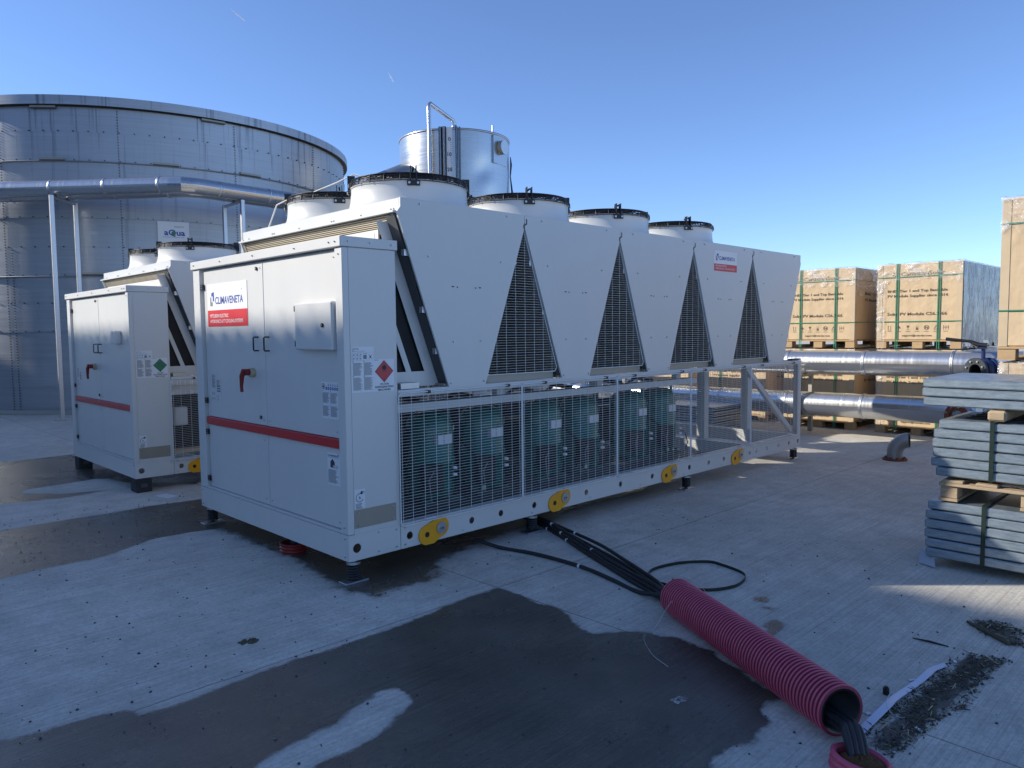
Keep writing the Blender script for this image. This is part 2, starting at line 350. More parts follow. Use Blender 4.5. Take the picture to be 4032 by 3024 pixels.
# ------------------------------------------------------------------ ground (one sheet, fine near the camera; damp areas stored as a mask)
WET = {
'A': [(-1.936,-0.561),(-1.797,-0.6),(-1.625,-0.605),(-1.508,-0.661),(-1.481,-0.739),(-1.407,-0.751),(-1.255,-0.758),(-1.048,-0.736),(-0.779,-0.719),(-0.475,-0.74),(-0.135,-0.742),(0.119,-0.707),(0.365,-0.673),(0.62,-0.693),(0.639,-0.895),(0.6,-1.039),(0.632,-1.16),(0.586,-1.307),(0.497,-1.475),(0.478,-1.543),(0.57,-1.614),(0.667,-1.699),(0.737,-1.89),(0.723,-2.119),(0.55,-2.474),(0.539,-2.596),(0.443,-2.545),(0.353,-2.562),(0.299,-2.623),(0.18,-2.64),(0.122,-2.659),(0.005,-2.616),(-0.095,-2.599),(-0.25,-2.7),(-0.5,-2.95),(-2.0,-2.2),(-3.2,-0.9),(-3.2,-0.5)],
'B': [(-3.2,1.5),(-1.639,1.732),(-1.518,1.758),(-1.287,1.807),(-1.061,1.814),(-0.882,1.809),(-0.74,1.893),(-0.477,2.037),(-0.212,2.033),(-0.031,1.985),(0.263,1.924),(2.0,2.0),(4.0,2.1),(4.0,3.0),(2.0,3.2),(0.374,3.1),(0.368,3.185),(-0.062,3.246),(-0.44,3.222),(-0.865,3.225),(-1.253,3.229),(-1.405,3.198),(-3.2,3.1)],
'D': [(-3.2,8.2),(-0.757,7.243),(-0.543,7.169),(0.273,7.216),(1.5,7.1),(2.5,6.6),(2.0,4.3),(0.758,4.177),(0.614,3.95),(0.286,4.258),(0.149,4.575),(0.073,4.975),(-0.057,5.061),(-0.735,4.957),(-0.788,4.785),(-0.481,4.455),(-0.076,4.325),(-0.537,4.226),(-1.048,4.366),(-1.228,4.303),(-3.2,4.1)],
'U': [(-0.031,1.985),(0.02,1.834),(0.028,1.248),(0.037,0.772),(-0.028,0.361),(-0.076,-0.01),(-0.063,-0.135),(-0.013,-0.294),(0.219,-0.26),(0.464,-0.278),(0.759,0.02),(1.2,0.10),(1.6,0.22),(2.1,0.18),(2.6,0.35),(3.3,0.28),(3.9,0.40),(4.3,0.30),(4.6,0.55),(4.0,1.0),(1.0,1.9)],
'S1': [(1.272,-2.124),(1.308,-2.15),(1.284,-2.212),(1.229,-2.231),(1.087,-2.251),(1.101,-2.195),(1.171,-2.195),(1.192,-2.142)],
'S2': [(1.50,-1.93),(1.56,-1.90),(1.60,-1.96),(1.53,-1.99)], 'S3': [(1.42,-2.02),(1.46,-2.0),(1.48,-2.06),(1.43,-2.07)],
'S4': [(3.35,-2.75),(3.7,-2.6),(4.3,-3.6),(3.5,-3.9),(2.95,-3.3)],
'S5': [(0.12,-0.28),(0.6,-0.16),(1.0,-0.02),(0.8,-0.18),(0.5,-0.36)],
'S6': [(0.95,-0.16),(1.25,-0.34),(1.22,-0.52),(1.10,-0.40)],
}
DRY = [(-1.365,-1.479),(-1.317,-1.449),(-1.189,-1.399),(-1.093,-1.408),(-0.919,-1.377),(-0.803,-1.342),(-0.667,-1.289),(-0.602,-1.312),(-0.592,-1.395),(-0.637,-1.472),(-0.719,-1.506),(-0.864,-1.575),(-0.929,-1.598),(-1.055,-1.598),(-1.147,-1.584),(-1.233,-1.613)]
MUD = [[(0.45,-2.942),(0.358,-2.942),(0.364,-3.065),(0.464,-3.09),(0.618,-3.093),(0.773,-3.107),(0.953,-3.149),(1.133,-3.142),(1.401,-3.151),(1.583,-3.185),(1.607,-3.146),(1.57,-3.091),(1.556,-2.994),(1.407,-2.972),(1.291,-2.978),(1.061,-2.96),(0.787,-2.943),(0.57,-2.934)],
       [(1.978,-2.901),(2.044,-2.919),(2.077,-2.974),(2.109,-3.047),(2.049,-3.124),(1.963,-3.168),(1.818,-3.196),(1.783,-3.143),(1.766,-3.108),(1.838,-3.038),(1.914,-2.965)]]
def sdist(P, poly):
    """signed distance (negative inside) of points P (n,2) to a polygon"""
    poly = np.array(poly, float); n = len(poly); d = np.full(len(P), 1e9); ins = np.zeros(len(P), bool)
    for i in range(n):
        a = poly[i]; b = poly[(i + 1) % n]; e = b - a; w_ = P - a
        t = np.clip((w_ @ e) / (e @ e), 0, 1); q = w_ - t[:, None] * e; d = np.minimum(d, (q ** 2).sum(1))
        c = ((P[:, 1] >= a[1]) != (P[:, 1] >= b[1]))
        with np.errstate(divide='ignore', invalid='ignore'):
            xx = a[0] + (P[:, 1] - a[1]) / (b[1] - a[1]) * e[0]
        ins ^= c & (P[:, 0] < xx)
    return np.where(ins, -1, 1) * np.sqrt(d)
def ground():
    xs = np.unique(np.round(np.concatenate([[-400, -150, -60, -30, -15, -8, -5, -4], np.arange(-3.2, 4.4, 0.025), np.arange(4.4, 9, 0.1), [10, 12, 16, 25, 40, 80, 200, 600]]), 4))
    ys = np.unique(np.round(np.concatenate([[-400, -150, -60, -30, -15, -8, -5], np.arange(-4.2, 5.5, 0.025), np.arange(5.5, 9, 0.08), [10, 12, 16, 25, 40, 80, 200, 600]]), 4))
    X, Y = np.meshgrid(xs, ys); P = np.stack([X.ravel(), Y.ravel()], 1); nx, ny = len(xs), len(ys)
    sd = np.full(len(P), 9.0); soft = np.zeros(len(P))
    for k, pl in WET.items():
        q = sdist(P, pl)
        if k in ('U', 'S4', 'S5', 'S6'): soft = np.maximum(soft, np.clip(0.5 - q / 0.8, 0, 1) * (0.8 if k != 'U' else 1))
        else: sd = np.minimum(sd, q)
    sd = np.maximum(sd, -sdist(P, DRY))
    wet = np.maximum(np.clip(0.5 - sd / 0.24, 0, 1), soft)
    sm = np.minimum(sdist(P, MUD[0]), sdist(P, MUD[1])); mud = np.clip(0.5 - sm / 0.16, 0, 1)
    me = bpy.data.meshes.new('ground')
    me.vertices.add(len(P)); co_ = np.zeros((len(P), 3), np.float32); co_[:, :2] = P; me.vertices.foreach_set('co', co_.ravel())
    i, j = np.meshgrid(np.arange(nx - 1), np.arange(ny - 1)); a = (j * nx + i).ravel()
    q = np.stack([a, a + 1, a + nx + 1, a + nx], 1).astype(np.int32); nf = len(q)
    me.loops.add(nf * 4); me.polygons.add(nf); me.loops.foreach_set('vertex_index', q.ravel())
    me.polygons.foreach_set('loop_start', np.arange(0, nf * 4, 4, dtype=np.int32)); me.polygons.foreach_set('loop_total', np.full(nf, 4, np.int32))
    me.update(calc_edges=True)
    for nm, arr in (('wet', wet), ('mud', mud)):
        at = me.attributes.new(nm, 'FLOAT', 'POINT'); at.data.foreach_set('value', arr.astype(np.float32))
    m, nt, b = new_mat('concrete'); L = nt.links.new
    tc = N(nt, 'ShaderNodeTexCoord'); O = tc.outputs['Object']
    def noise(scale, det, rough, st=None, dist=0.0):
        mp = N(nt, 'ShaderNodeMapping'); mp.inputs['Scale'].default_value = st or (1, 1, 1); L(O, mp.inputs[0])
        n = N(nt, 'ShaderNodeTexNoise', Scale=scale, Detail=det, Roughness=rough, Distortion=dist); L(mp.outputs[0], n.inputs[0]); return n.outputs[0]
    def ramp(src, p0, p1, c0=(0, 0, 0, 1), c1=(1, 1, 1, 1)):
        r = N(nt, 'ShaderNodeValToRGB'); r.color_ramp.elements[0].position = p0; r.color_ramp.elements[1].position = p1
        r.color_ramp.elements[0].color = c0; r.color_ramp.elements[1].color = c1; L(src, r.inputs[0]); return r.outputs[0]
    def math_(op, a, b_=None, c_=None, clamp=False):
        n = N(nt, 'ShaderNodeMath', operation=op); n.use_clamp = clamp
        for i_, q_ in enumerate((a, b_, c_)):
            if q_ is None: continue
            if isinstance(q_, (int, float)): n.inputs[i_].default_value = q_
            else: L(q_, n.inputs[i_])
        return n.outputs[0]
    def mix(fac, a, b_, bt='MIX'):
        n = N(nt, 'ShaderNodeMix', data_type='RGBA', blend_type=bt)
        for s_, q_ in ((0, fac), (6, a), (7, b_)):
            if isinstance(q_, (int, float)): n.inputs[s_].default_value = q_
            elif isinstance(q_, tuple): n.inputs[s_].default_value = q_
            else: L(q_, n.inputs[s_])
        return n.outputs[2]
    big = noise(0.7, 6, 0.6); mid = noise(5, 8, 0.7); brush = noise(2.2, 6, 0.65, (0.16, 30, 1)); fine = noise(160, 3, 0.6); brush2 = noise(6.0, 3, 0.5, (0.16, 26, 1))
    base = mix(ramp(big, 0.3, 0.7), (0.50, 0.475, 0.42, 1), (0.66, 0.63, 0.56, 1))
    base = mix(math_('MULTIPLY', ramp(mid, 0.42, 0.72), 0.6), base, (0.34, 0.32, 0.28, 1))
    med = noise(42, 7, 0.8)
    base = mix(0.7, base, ramp(med, 0.38, 0.56, (0.76, 0.75, 0.73, 1), (1.12, 1.12, 1.12, 1)), 'MULTIPLY')
    base = mix(0.6, base, ramp(brush, 0.36, 0.64, (0.82, 0.82, 0.82, 1), (1.12, 1.12, 1.12, 1)), 'MULTIPLY')
    base = mix(0.7, base, ramp(brush2, 0.38, 0.52, (0.80, 0.80, 0.80, 1), (1.06, 1.06, 1.06, 1)), 'MULTIPLY')
    base = mix(0.5, base, ramp(fine, 0.3, 0.5, (0.7, 0.7, 0.7, 1), (1, 1, 1, 1)), 'MULTIPLY')
    wt = N(nt, 'ShaderNodeAttribute', attribute_name='wet').outputs['Fac']
    wn1 = noise(7, 8, 0.7); wsum = math_('ADD', wt, math_('MULTIPLY', math_('SUBTRACT', wn1, 0.5), 0.45))
    wn2 = noise(3, 4, 0.6, (0.5, 20, 1)); wsum = math_('ADD', wsum, math_('MULTIPLY', math_('SUBTRACT', wn2, 0.5), 0.12))
    wm = ramp(wsum, 0.47, 0.56)
    # a narrow darker tide mark at the edge of each damp area
    tide = ramp(wsum, 0.36, 0.47)
    base = mix(math_('MULTIPLY', tide, 0.16), base, (0.2, 0.19, 0.175, 1))
    wetc = mix(ramp(noise(1.6, 7, 0.65), 0.35, 0.65), (0.060, 0.055, 0.046, 1), (0.125, 0.112, 0.092, 1))
    wetc = mix(0.6, wetc, ramp(med, 0.36, 0.60, (0.6, 0.6, 0.6, 1), (1.15, 1.15, 1.15, 1)), 'MULTIPLY')
    wetc = mix(0.6, wetc, ramp(brush2, 0.35, 0.65, (0.6, 0.6, 0.6, 1), (1.3, 1.3, 1.3, 1)), 'MULTIPLY')
    c = mix(wm, base, wetc)
    mt = N(nt, 'ShaderNodeAttribute', attribute_name='mud').outputs['Fac']
    msum = math_('ADD', mt, math_('MULTIPLY', math_('SUBTRACT', noise(16, 8, 0.75, (0.6, 1.4, 1)), 0.5), 1.5)); mm = ramp(msum, 0.58, 0.80)
    c = mix(math_('MULTIPLY', mm, 0.88), c, mix(ramp(noise(60, 4, 0.6), 0.3, 0.7), (0.035, 0.032, 0.024, 1), (0.09, 0.082, 0.06, 1)))
    # joints: sawn lines between the slabs
    sx = N(nt, 'ShaderNodeSeparateXYZ'); L(O, sx.inputs[0])
    wob = math_('MULTIPLY', math_('SUBTRACT', noise(2.5, 4, 0.6), 0.5), 0.03)
    def joint(comp, at, per):
        d_ = math_('ADD', math_('SUBTRACT', comp, at), wob); d_ = math_('PINGPONG', math_('ADD', d_, per * 40.0), per / 2.0)
        return math_('LESS_THAN', d_, 0.0045)
    jt = math_('MAXIMUM', joint(sx.outputs[0], 0.62, 5.6), joint(sx.outputs[1], -0.69, 5.4))
    c = mix(math_('MULTIPLY', jt, 0.6), c, (0.07, 0.068, 0.062, 1))
    L(c, b.inputs['Base Color'])
    rw = N(nt, 'ShaderNodeMapRange'); rw.inputs[3].default_value = 0.82; rw.inputs[4].default_value = 0.30; L(wm, rw.inputs[0])
    pud = ramp(noise(1.3, 6, 0.7), 0.52, 0.62); rr = math_('SUBTRACT', rw.outputs[0], math_('MULTIPLY', math_('MULTIPLY', pud, wm), 0.17)); L(rr, b.inputs['Roughness'])
    h = math_('ADD', math_('MULTIPLY', brush2, 0.5), math_('ADD', math_('MULTIPLY', fine, 0.25), math_('MULTIPLY', mid, 0.5)))
    h = math_('ADD', h, math_('MULTIPLY', jt, -1.2)); h = math_('ADD', h, math_('MULTIPLY', mm, 0.6))
    bp = N(nt, 'ShaderNodeBump', Strength=0.55, Distance=0.008); L(h, bp.inputs['Height']); L(bp.outputs[0], b.inputs['Normal'])
    me.materials.append(m); o = bpy.data.objects.new('ground', me); COL.objects.link(o)
    tag(o, 'brushed concrete yard with damp dark patches', 'ground', kind='structure')
ground()

# ------------------------------------------------------------------ stickers
rng = random.Random(3)
def logo_plate(parent, M, w_, h_, split):
    """white over red maker's plate; M origin at lower-left"""
    mb = MB(); mb.box(0, w_, 0, h_, -0.002, 0.0, 'print_white', M)
    quad(mb, M, 0, w_, 0, split, 'print_red', 0.0005)
    s = w_ / 0.70
    L = lambda a, b: (a * s, b * s)
    # two overlapping hooked squares
    poly(mb, M, [L(.052, .160), L(.098, .160), L(.098, .192), L(.074, .192), L(.074, .232), L(.052, .228)], 'ink_grey', 0.001)
    poly(mb, M, [L(.103, .196), L(.126, .199), L(.126, .270), L(.078, .262), L(.078, .235), L(.103, .238)], 'ink_blue', 0.001)
    text(mb, 'CLIMAVENETA', M, .145 * s, .175 * s, .055 * s, 'ink_blue', w=.49 * s, bold=0.02)
    text(mb, '®', M, .605 * s, .265 * s, .016 * s, 'ink_grey')
    text(mb, 'MITSUBISHI ELECTRIC', M, .045 * s, .070 * s, .026 * s, 'print_white', w=.33 * s, bold=0.008)
    text(mb, 'HYDRONICS & IT COOLING SYSTEMS', M, .045 * s, .028 * s, .026 * s, 'print_white', w=.58 * s, bold=0.008)
    return mb.build('logo_plate', parent)
def lifting_sticker(parent, M):
    mb = MB(); W_, H_ = .165, .285; mb.box(0, W_, 0, H_, -0.001, 0.0, 'paper', M)
    text(mb, 'LIFTING', M, .006, .267, .010, 'ink', bold=0.0)
    quad(mb, M, .006, .024, .261, .263, 'ink_grey'); quad(mb, M, .006, .10, .257, .259, 'ink_grey')
    quad(mb, M, .004, .161, .200, .2505, 'ink_grey', 0.0004); quad(mb, M, .0048, .1602, .2008, .2497, 'paper', 0.0008)
    for i in range(3):
        for j in range(2):
            x = .008 + i * .024; y = .204 + j * .023
            quad(mb, M, x, x + .021, y, y + .020, 'ink_grey', 0.0010); quad(mb, M, x + .0008, x + .0202, y + .0008, y + .0192, 'paper', 0.0014)
            poly(mb, M, [(x + .004, y + .005), (x + .013, y + .004), (x + .016, y + .010), (x + .008, y + .013)], 'ink_grey', 0.0018)
            poly(mb, M, [(x + .009, y + .012), (x + .011, y + .012), (x + .0155, y + .018), (x + .014, y + .018)], 'ink_grey', 0.0020)
    quad(mb, M, .087, .112, .209, .234, 'ink_grey', 0.0012)
    quad(mb, M, .084, .115, .240, .243, 'ink_grey', 0.0012)
    for s_ in (1, -1):
        c = (.139, .223); a = [(c[0] - .013, c[1] - s_ * .014), (c[0] - .011, c[1] - s_ * .015), (c[0] + .013, c[1] + s_ * .014), (c[0] + .011, c[1] + s_ * .015)]
        poly(mb, M, a if s_ > 0 else a[::-1], 'ink', 0.0014 + s_ * .0002)
    poly(mb, M, circ(.139, .221, .006, 10), 'ink', 0.0018)
    for i in range(2):
        for j in range(2):
            x = .010 + i * .079; y = .190 - j * .092
            quad(mb, M, x, x + .005, y, y + .007, 'ink'); para(mb, M, x, x + .070, y - .004, 18, .0045, rng)
    return mb.build('lifting_sticker', parent)
def flame(mb, M, cx, cy, s, mat):
    pts = [(0, -1), (-.5, -.85), (-.78, -.4), (-.62, .1), (-.42, -.2), (-.45, .45), (-.2, .1), (0, 1.0), (.15, .25), (.42, .55), (.38, -.15), (.62, .15), (.75, -.4), (.5, -.85)]
    mb.add([M @ V((cx, cy - .3 * s, 0.0024))] + [M @ V((cx + x * s, cy + y * s, 0.0024)) for x, y in pts],
           [(0, k + 1, (k + 1) % len(pts) + 1) for k in range(len(pts))][::-1], mat)
def hazard_sticker(parent, M, green=False):
    mb = MB(); W_, H_ = .152, .206; mb.box(0, W_, 0, H_, -0.001, 0.0, 'paper', M)
    c = (.076, .128); r = .072
    dm = lambda q: [(c[0], c[1] - q), (c[0] + q, c[1]), (c[0], c[1] + q), (c[0] - q, c[1])]
    col = 'hazard_green' if green else 'hazard_red'
    poly(mb, M, dm(r), col, .0006); poly(mb, M, dm(r - .004), 'ink', .0010); poly(mb, M, dm(r - .006), col, .0014)
    if green:
        poly(mb, M, [(.050, .139), (.096, .151), (.097, .157), (.051, .145)], 'ink', .0018)
        text(mb, 'NON-FLAMMABLE', M, .076, .120, .008, 'ink', w=.076, align='c', lift=.0018); text(mb, 'NON - TOXIC GAS', M, .076, .107, .008, 'ink', w=.066, align='c', lift=.0018)
        text(mb, '2', M, .071, .070, .014, 'ink', lift=.0018, bold=.02); t1 = 'UN 2857'
    else:
        flame(mb, M, .076, .158, .023, 'ink'); quad(mb, M, .060, .092, .127, .131, 'ink', .0018)
        text(mb, '3', M, .072, .070, .011, 'ink', lift=.0018); t1 = 'UN 3338'
    quad(mb, M, .003, .035, .199, .202, 'ink_grey')
    text(mb, t1, M, .076, .041, .012, 'ink', w=.065, align='c', bold=.02); text(mb, 'REFRIGERATING', M, .076, .023, .012, 'ink', w=.14, align='c', bold=.02)
    text(mb, 'MACHINES', M, .076, .005, .012, 'ink', w=.095, align='c', bold=.02)
    return mb.build('hazard_sticker', parent)
def plug_sticker(parent, M):
    mb = MB(); W_, H_ = .076, .124; mb.box(0, W_, 0, H_, -0.001, 0.0, 'paper', M)
    o = circ(.036, .070, .028, 20, .9, .9 + 5.2); i = circ(.036, .070, .0245, 20, .9, .9 + 5.2)
    for k in range(19): poly(mb, M, [i[k], o[k], o[k + 1], i[k + 1]], 'ink', .0008)
    poly(mb, M, [(.040, .100), (.050, .090), (.058, .094), (.059, .108), (.050, .112)], 'ink', .0012)
    quad(mb, M, .059, .071, .104, .107, 'ink', .0012); quad(mb, M, .059, .071, .095, .098, 'ink', .0012)
    poly(mb, M, [(.038, .086), (.028, .068), (.035, .069)], 'ink', .0012); poly(mb, M, [(.034, .054), (.044, .073), (.037, .072)], 'ink', .0014)
    para(mb, M, .006, .060, .034, 5, .007, rng); return mb.build('plug_sticker', parent)
def warning_sticker(parent, M):
    mb = MB(); W_, H_ = .20, .235; mb.box(0, W_, 0, H_, -0.001, 0.0, 'paper', M)
    poly(mb, M, circ(.024, .205, .019, 18), 'ink', .0006); poly(mb, M, circ(.024, .205, .015, 18), 'paper', .001); poly(mb, M, circ(.024, .205, .009, 8), 'ink', .0014)
    for k in range(6):
        x = .060 + k * .026; poly(mb, M, circ(x, .193, .0105, 12), 'ink_blue' if k else 'ink', .0006); poly(mb, M, circ(x, .193, .004, 8), 'paper', .001)
        if k: poly(mb, M, [(x - .010, .209), (x + .010, .209), (x, .226)], 'ink_grey', .0006); poly(mb, M, [(x - .005, .212), (x + .005, .212), (x, .220)], 'paper', .001)
    for i in range(2):
        for j in range(2):
            x = .010 + i * .096; y = .172 - j * .085; quad(mb, M, x, x + .005, y, y + .006, 'ink'); quad(mb, M, x, x + .085, y - .007, y - .005, 'ink_grey'); para(mb, M, x, x + .088, y - .010, 12, .0053, rng)
    return mb.build('warning_sticker', parent)
def house_sticker(parent, M):
    mb = MB(); W_, H_ = .148, .207; mb.box(0, W_, 0, H_, -0.001, 0.0, 'paper', M)
    text(mb, 'A2L REFRIGERANT', M, .074, .184, .010, 'ink', w=.128, align='c', bold=.02)
    quad(mb, M, .008, .140, .176, .178, 'ink_grey')
    poly(mb, M, [(.036, .112), (.088, .112), (.088, .148), (.062, .170), (.036, .148)], 'ink', .0006)
    quad(mb, M, .066, .090, .110, .130, 'ink_grey', .0010); quad(mb, M, .068, .088, .112, .128, 'paper', .0014); quad(mb, M, .098, .128, .110, .130, 'ink_grey', .0010); quad(mb, M, .1, .126, .112, .128, 'paper', .0014)
    poly(mb, M, [(.070, .113), (.073, .112), (.087, .127), (.084, .128)], 'print_red', .0018); poly(mb, M, [(.083, .112), (.087, .113), (.073, .128), (.070, .127)], 'print_red', .0020)
    poly(mb, M, [(.104, .121), (.112, .113), (.128, .134), (.112, .119)], 'hazard_green', .0018)
    para(mb, M, .008, .140, .098, 15, .0058, rng); return mb.build('refrigerant_sticker', parent)
def data_sticker(parent, M):
    mb = MB(); mb.box(0, .085, .0, .23, -0.001, 0.0, 'plastic_white', M); mb.box(.088, .18, .0, .19, -0.001, 0.0, 'plastic_white', M)
    para(mb, M, .01, .08, .22, 15, .007, rng); para(mb, M, .10, .17, .18, 8, .007, rng)
    quad(mb, M, .10, .165, .105, .118, 'ink_grey'); quad(mb, M, .10, .165, .085, .098, 'ink_grey'); quad(mb, M, .10, .165, .125, .138, 'ink_grey')
    for k, (x, y) in enumerate(((.012, .06), (.04, .06), (.012, .02), (.05, .02), (.11, .04), (.11, .015))): quad(mb, M, x, x + .012, y, y + .018, 'ink_grey')
    return mb.build('data_sticker', parent)

# ------------------------------------------------------------------ chiller
W = 2.26; ZB0, ZB1, ZT, ZM, L_ = 0.150, 0.316, 2.149, 1.205, 6.342
X0, P_, ZV, ZA, WB = 0.4106, 1.1726, 2.448, 2.353, 0.17
HOLES = [(.06, .030), (.47, .026), (1.02, .024), (1.31, .024), (1.67, .024), (2.30, .024), (2.77, .024), (3.25, .024), (3.88, .024), (4.24, .024), (4.54, .024), (5.09, .024), (5.24, .024), (5.49, .024), (5.77, .024), (6.04, .024), (6.28, .024)]
SECT = [(.385, 1.517), (1.527, 2.687), (2.697, 3.857), (3.867, 5.057), (5.067, 6.235)]
def hole_plate(mb, x0, x1, z0, z1, y, holes, mat, t=0.004, flip=1):
    """vertical plate in x-z at y with round holes cut right through"""
    cuts = [h for h in holes if x0 < h[0] < x1]; x = x0
    for hx, r in cuts:
        c = r * 1.4; hz = .228 if z0 < .3 else (z0 + z1) / 2
        if hx - c > x: mb.box(x, hx - c, y, y + t, z0, z1, mat)
        n = 24; ri = [(hx + r * math.cos(2 * PI * k / n), hz + r * math.sin(2 * PI * k / n)) for k in range(n)]; ro = []
        xa, xb = max(hx - c, x0), min(hx + c, x1)
        for k in range(n):
            a = 2 * PI * k / n; dx, dz = math.cos(a), math.sin(a)
            t1 = ((xb - hx) / dx if dx > 1e-6 else (xa - hx) / dx if dx < -1e-6 else 1e9); t2 = ((z1 - hz) / dz if dz > 1e-6 else (z0 - hz) / dz if dz < -1e-6 else 1e9)
            tt = min(t1, t2); ro.append((hx + dx * tt, hz + dz * tt))
        for side in (y, y + t):
            for k in range(n):
                j = (k + 1) % n; q = [ri[k], ro[k], ro[j], ri[j]]
                # corner fill where the ray-square skips a corner
                mb.face([(p[0], side, p[1]) for p in q], mat)
                if abs(ro[k][0] - ro[j][0]) > 1e-6 and abs(ro[k][1] - ro[j][1]) > 1e-6:
                    cx_ = xb if (ro[k][0] + ro[j][0]) / 2 > hx else xa; cz_ = z1 if (ro[k][1] + ro[j][1]) / 2 > hz else z0
                    mb.face([(ro[k][0], side, ro[k][1]), (cx_, side, cz_), (ro[j][0], side, ro[j][1])], mat)
        for k in range(n):
            j = (k + 1) % n; mb.face([(ri[k][0], y, ri[k][1]), (ri[j][0], y, ri[j][1]), (ri[j][0], y + t, ri[j][1]), (ri[k][0], y + t, ri[k][1])], mat)
        x = xb
    if x1 > x: mb.box(x, x1, y, y + t, z0, z1, mat)
def bolt(mb, p, n, r=0.006, mat='zinc'):
    p = V(p); n = V(n); mb.cyl(p, p + n * 0.004, r, mat, 8); mb.cyl(p + n * 0.0041, p + n * 0.009, r * 0.6, mat, 6)
def mesh_panel(mb, x0, x1, z0, z1, y, r=0.0015, pz=0.0193, px=0.1):
    fr = 0.0045; c = 0.03
    pts = []
    for cx_, cz_, a0 in ((x1 - c, z1 - c, 0), (x0 + c, z1 - c, 90), (x0 + c, z0 + c, 180), (x1 - c, z0 + c, 270)):
        for k in range(5): a = math.radians(a0 + 22.5 * k); pts.append((cx_ + c * math.cos(a), y, cz_ + c * math.sin(a)))
    mb.tube(pts, fr, 'wire', 6, closed=True)
    n = int((z1 - z0 - 0.01) / pz)
    for k in range(1, n + 1):
        z = z0 + k * (z1 - z0) / (n + 1); ins = 0.002 if c < z - z0 and c < z1 - z else 0.012
        mb.cyl((x0 + ins, y, z), (x1 - ins, y, z), r, 'wire', 4, caps=False, smooth=True)
    m = max(2, round((x1 - x0) / px))
    for k in range(1, m):
        x = x0 + (x1 - x0) * k / m; mb.cyl((x, y + .003, z0), (x, y + .003, z1), r * 1.1, 'wire', 4, caps=False)
    x = x0 + 0.022; mb.cyl((x, y + .003, z0 + .008), (x, y + .003, z1 - .008), r * 1.1, 'wire', 4, caps=False)
    x = x1 - 0.022; mb.cyl((x, y + .003, z0 + .008), (x, y + .003, z1 - .008), r * 1.1, 'wire', 4, caps=False)
def tri_panel(mb, xa, za, xl, xr, zb, y, r=0.0014, pz=0.0193, px=0.1):
    pts = [(xa - .008, y, za), (xa + .008, y, za), (xr, y, zb + .03), (xr - .02, y, zb), (xl + .02, y, zb), (xl, y, zb + .03)]
    mb.tube(pts, 0.004, 'wire', 6, closed=True)
    n = int((za - zb) / pz)
    for k in range(1, n):
        z = zb + k * pz; t = (z - zb) / (za - zb); a = xl + (xa - xl) * t; b = xr + (xa - xr) * t
        mb.cyl((a, y, z), (b, y, z), r, 'wire', 4, caps=False)
    for k in range(-4, 5):
        x = xa + k * px + .02
        if xl + .02 < x < xr - .02:
            t = (x - xl) / (xa - xl) if x < xa else (xr - x) / (xr - xa)
            mb.cyl((x, y + .003, zb), (x, y + .003, zb + t * (za - zb)), r * 1.1, 'wire', 4, caps=False)

def fan(parent, x, y, zb, first=None):
    """fan cowl with its guard, bracket clips, motor and blades"""
    if first is None:
        mb = MB(); z = 0
        mb.lathe((0, 0, 0), [(.520, .0), (.488, .010), (.462, .030), (.446, .058), (.438, .095), (.434, .14), (.434, .195), (.440, .203)], 'plastic_white', 48)
        mb.lathe((0, 0, 0), [(.440, .203), (.424, .203), (.422, .14), (.424, .02)], 'black_matt', 48)
        cw = mb.build('fan_cowl', parent); cw.location = (x, y, zb)
        g = MB()
        for k in range(12):
            r = .430 - k * .028; zz = .246 + .030 * (1 - (r / .436) ** 2)
            g.tube([(r * math.cos(a * PI / 18), r * math.sin(a * PI / 18), zz) for a in range(36)], .0036, 'black', 5, closed=True)
        for k in range(5):
            q = .447 - .0012 * k * k
            g.tube([(q * math.cos(a * PI / 18), q * math.sin(a * PI / 18), .194 + k * .0125) for a in range(36)], .0034, 'black', 5, closed=True)
        for k in range(24):
            a = 2 * PI * k / 24
            g.tube([(r * math.cos(a), r * math.sin(a), .246 + .030 * (1 - (r / .436) ** 2)) for r in (.10, .2, .3, .38, .430)] + [(.448 * math.cos(a), .448 * math.sin(a), .225), (.450 * math.cos(a), .450 * math.sin(a), .19)], .0038, 'black', 4)
        g.cyl((0, 0, .262), (0, 0, .277), .10, 'black', 16)
        g.build('fan_guard', cw)
        b = MB()
        for k in range(5):
            a = 2 * PI * k / 5; M = Matrix.Rotation(a, 4, 'Z') @ Matrix.Translation((.24, 0, .11)) @ Matrix.Rotation(.5, 4, 'X')
            b.box(-.16, .16, -.085, .085, -.003, .003, 'fan_blade', M)
        b.cyl((0, 0, .02), (0, 0, .2), .085, 'black', 16); b.build('fan_blades', cw)
        for a in (math.radians(225 + 12), math.radians(315 + 12), math.radians(45 + 12), math.radians(135 + 12)):
            R_ = Matrix.Rotation(a, 4, 'Z'); c = MB()
            c.box(.444, .452, -.045, .045, .155, .195, 'black', R_)
            for s_ in (-.030, .030): c.cyl(R_ @ V((.452, s_, .173)), R_ @ V((.462, s_, .173)), .009, 'zinc', 8)
            for s_ in (-.020, .020):
                c.box(.40, .456, s_ - .003, s_ + .003, .195, .292, 'black', R_)
            c.box(.34, .456, -.006, .006, .270, .280, 'black', R_)
            c.build('guard_bracket', cw)
        return cw
    cw = first.copy(); COL.objects.link(cw); cw.parent = parent; cw.location = (x, y, zb)
    for ch in first.children:
        d = ch.copy(); COL.objects.link(d); d.parent = cw
    return cw

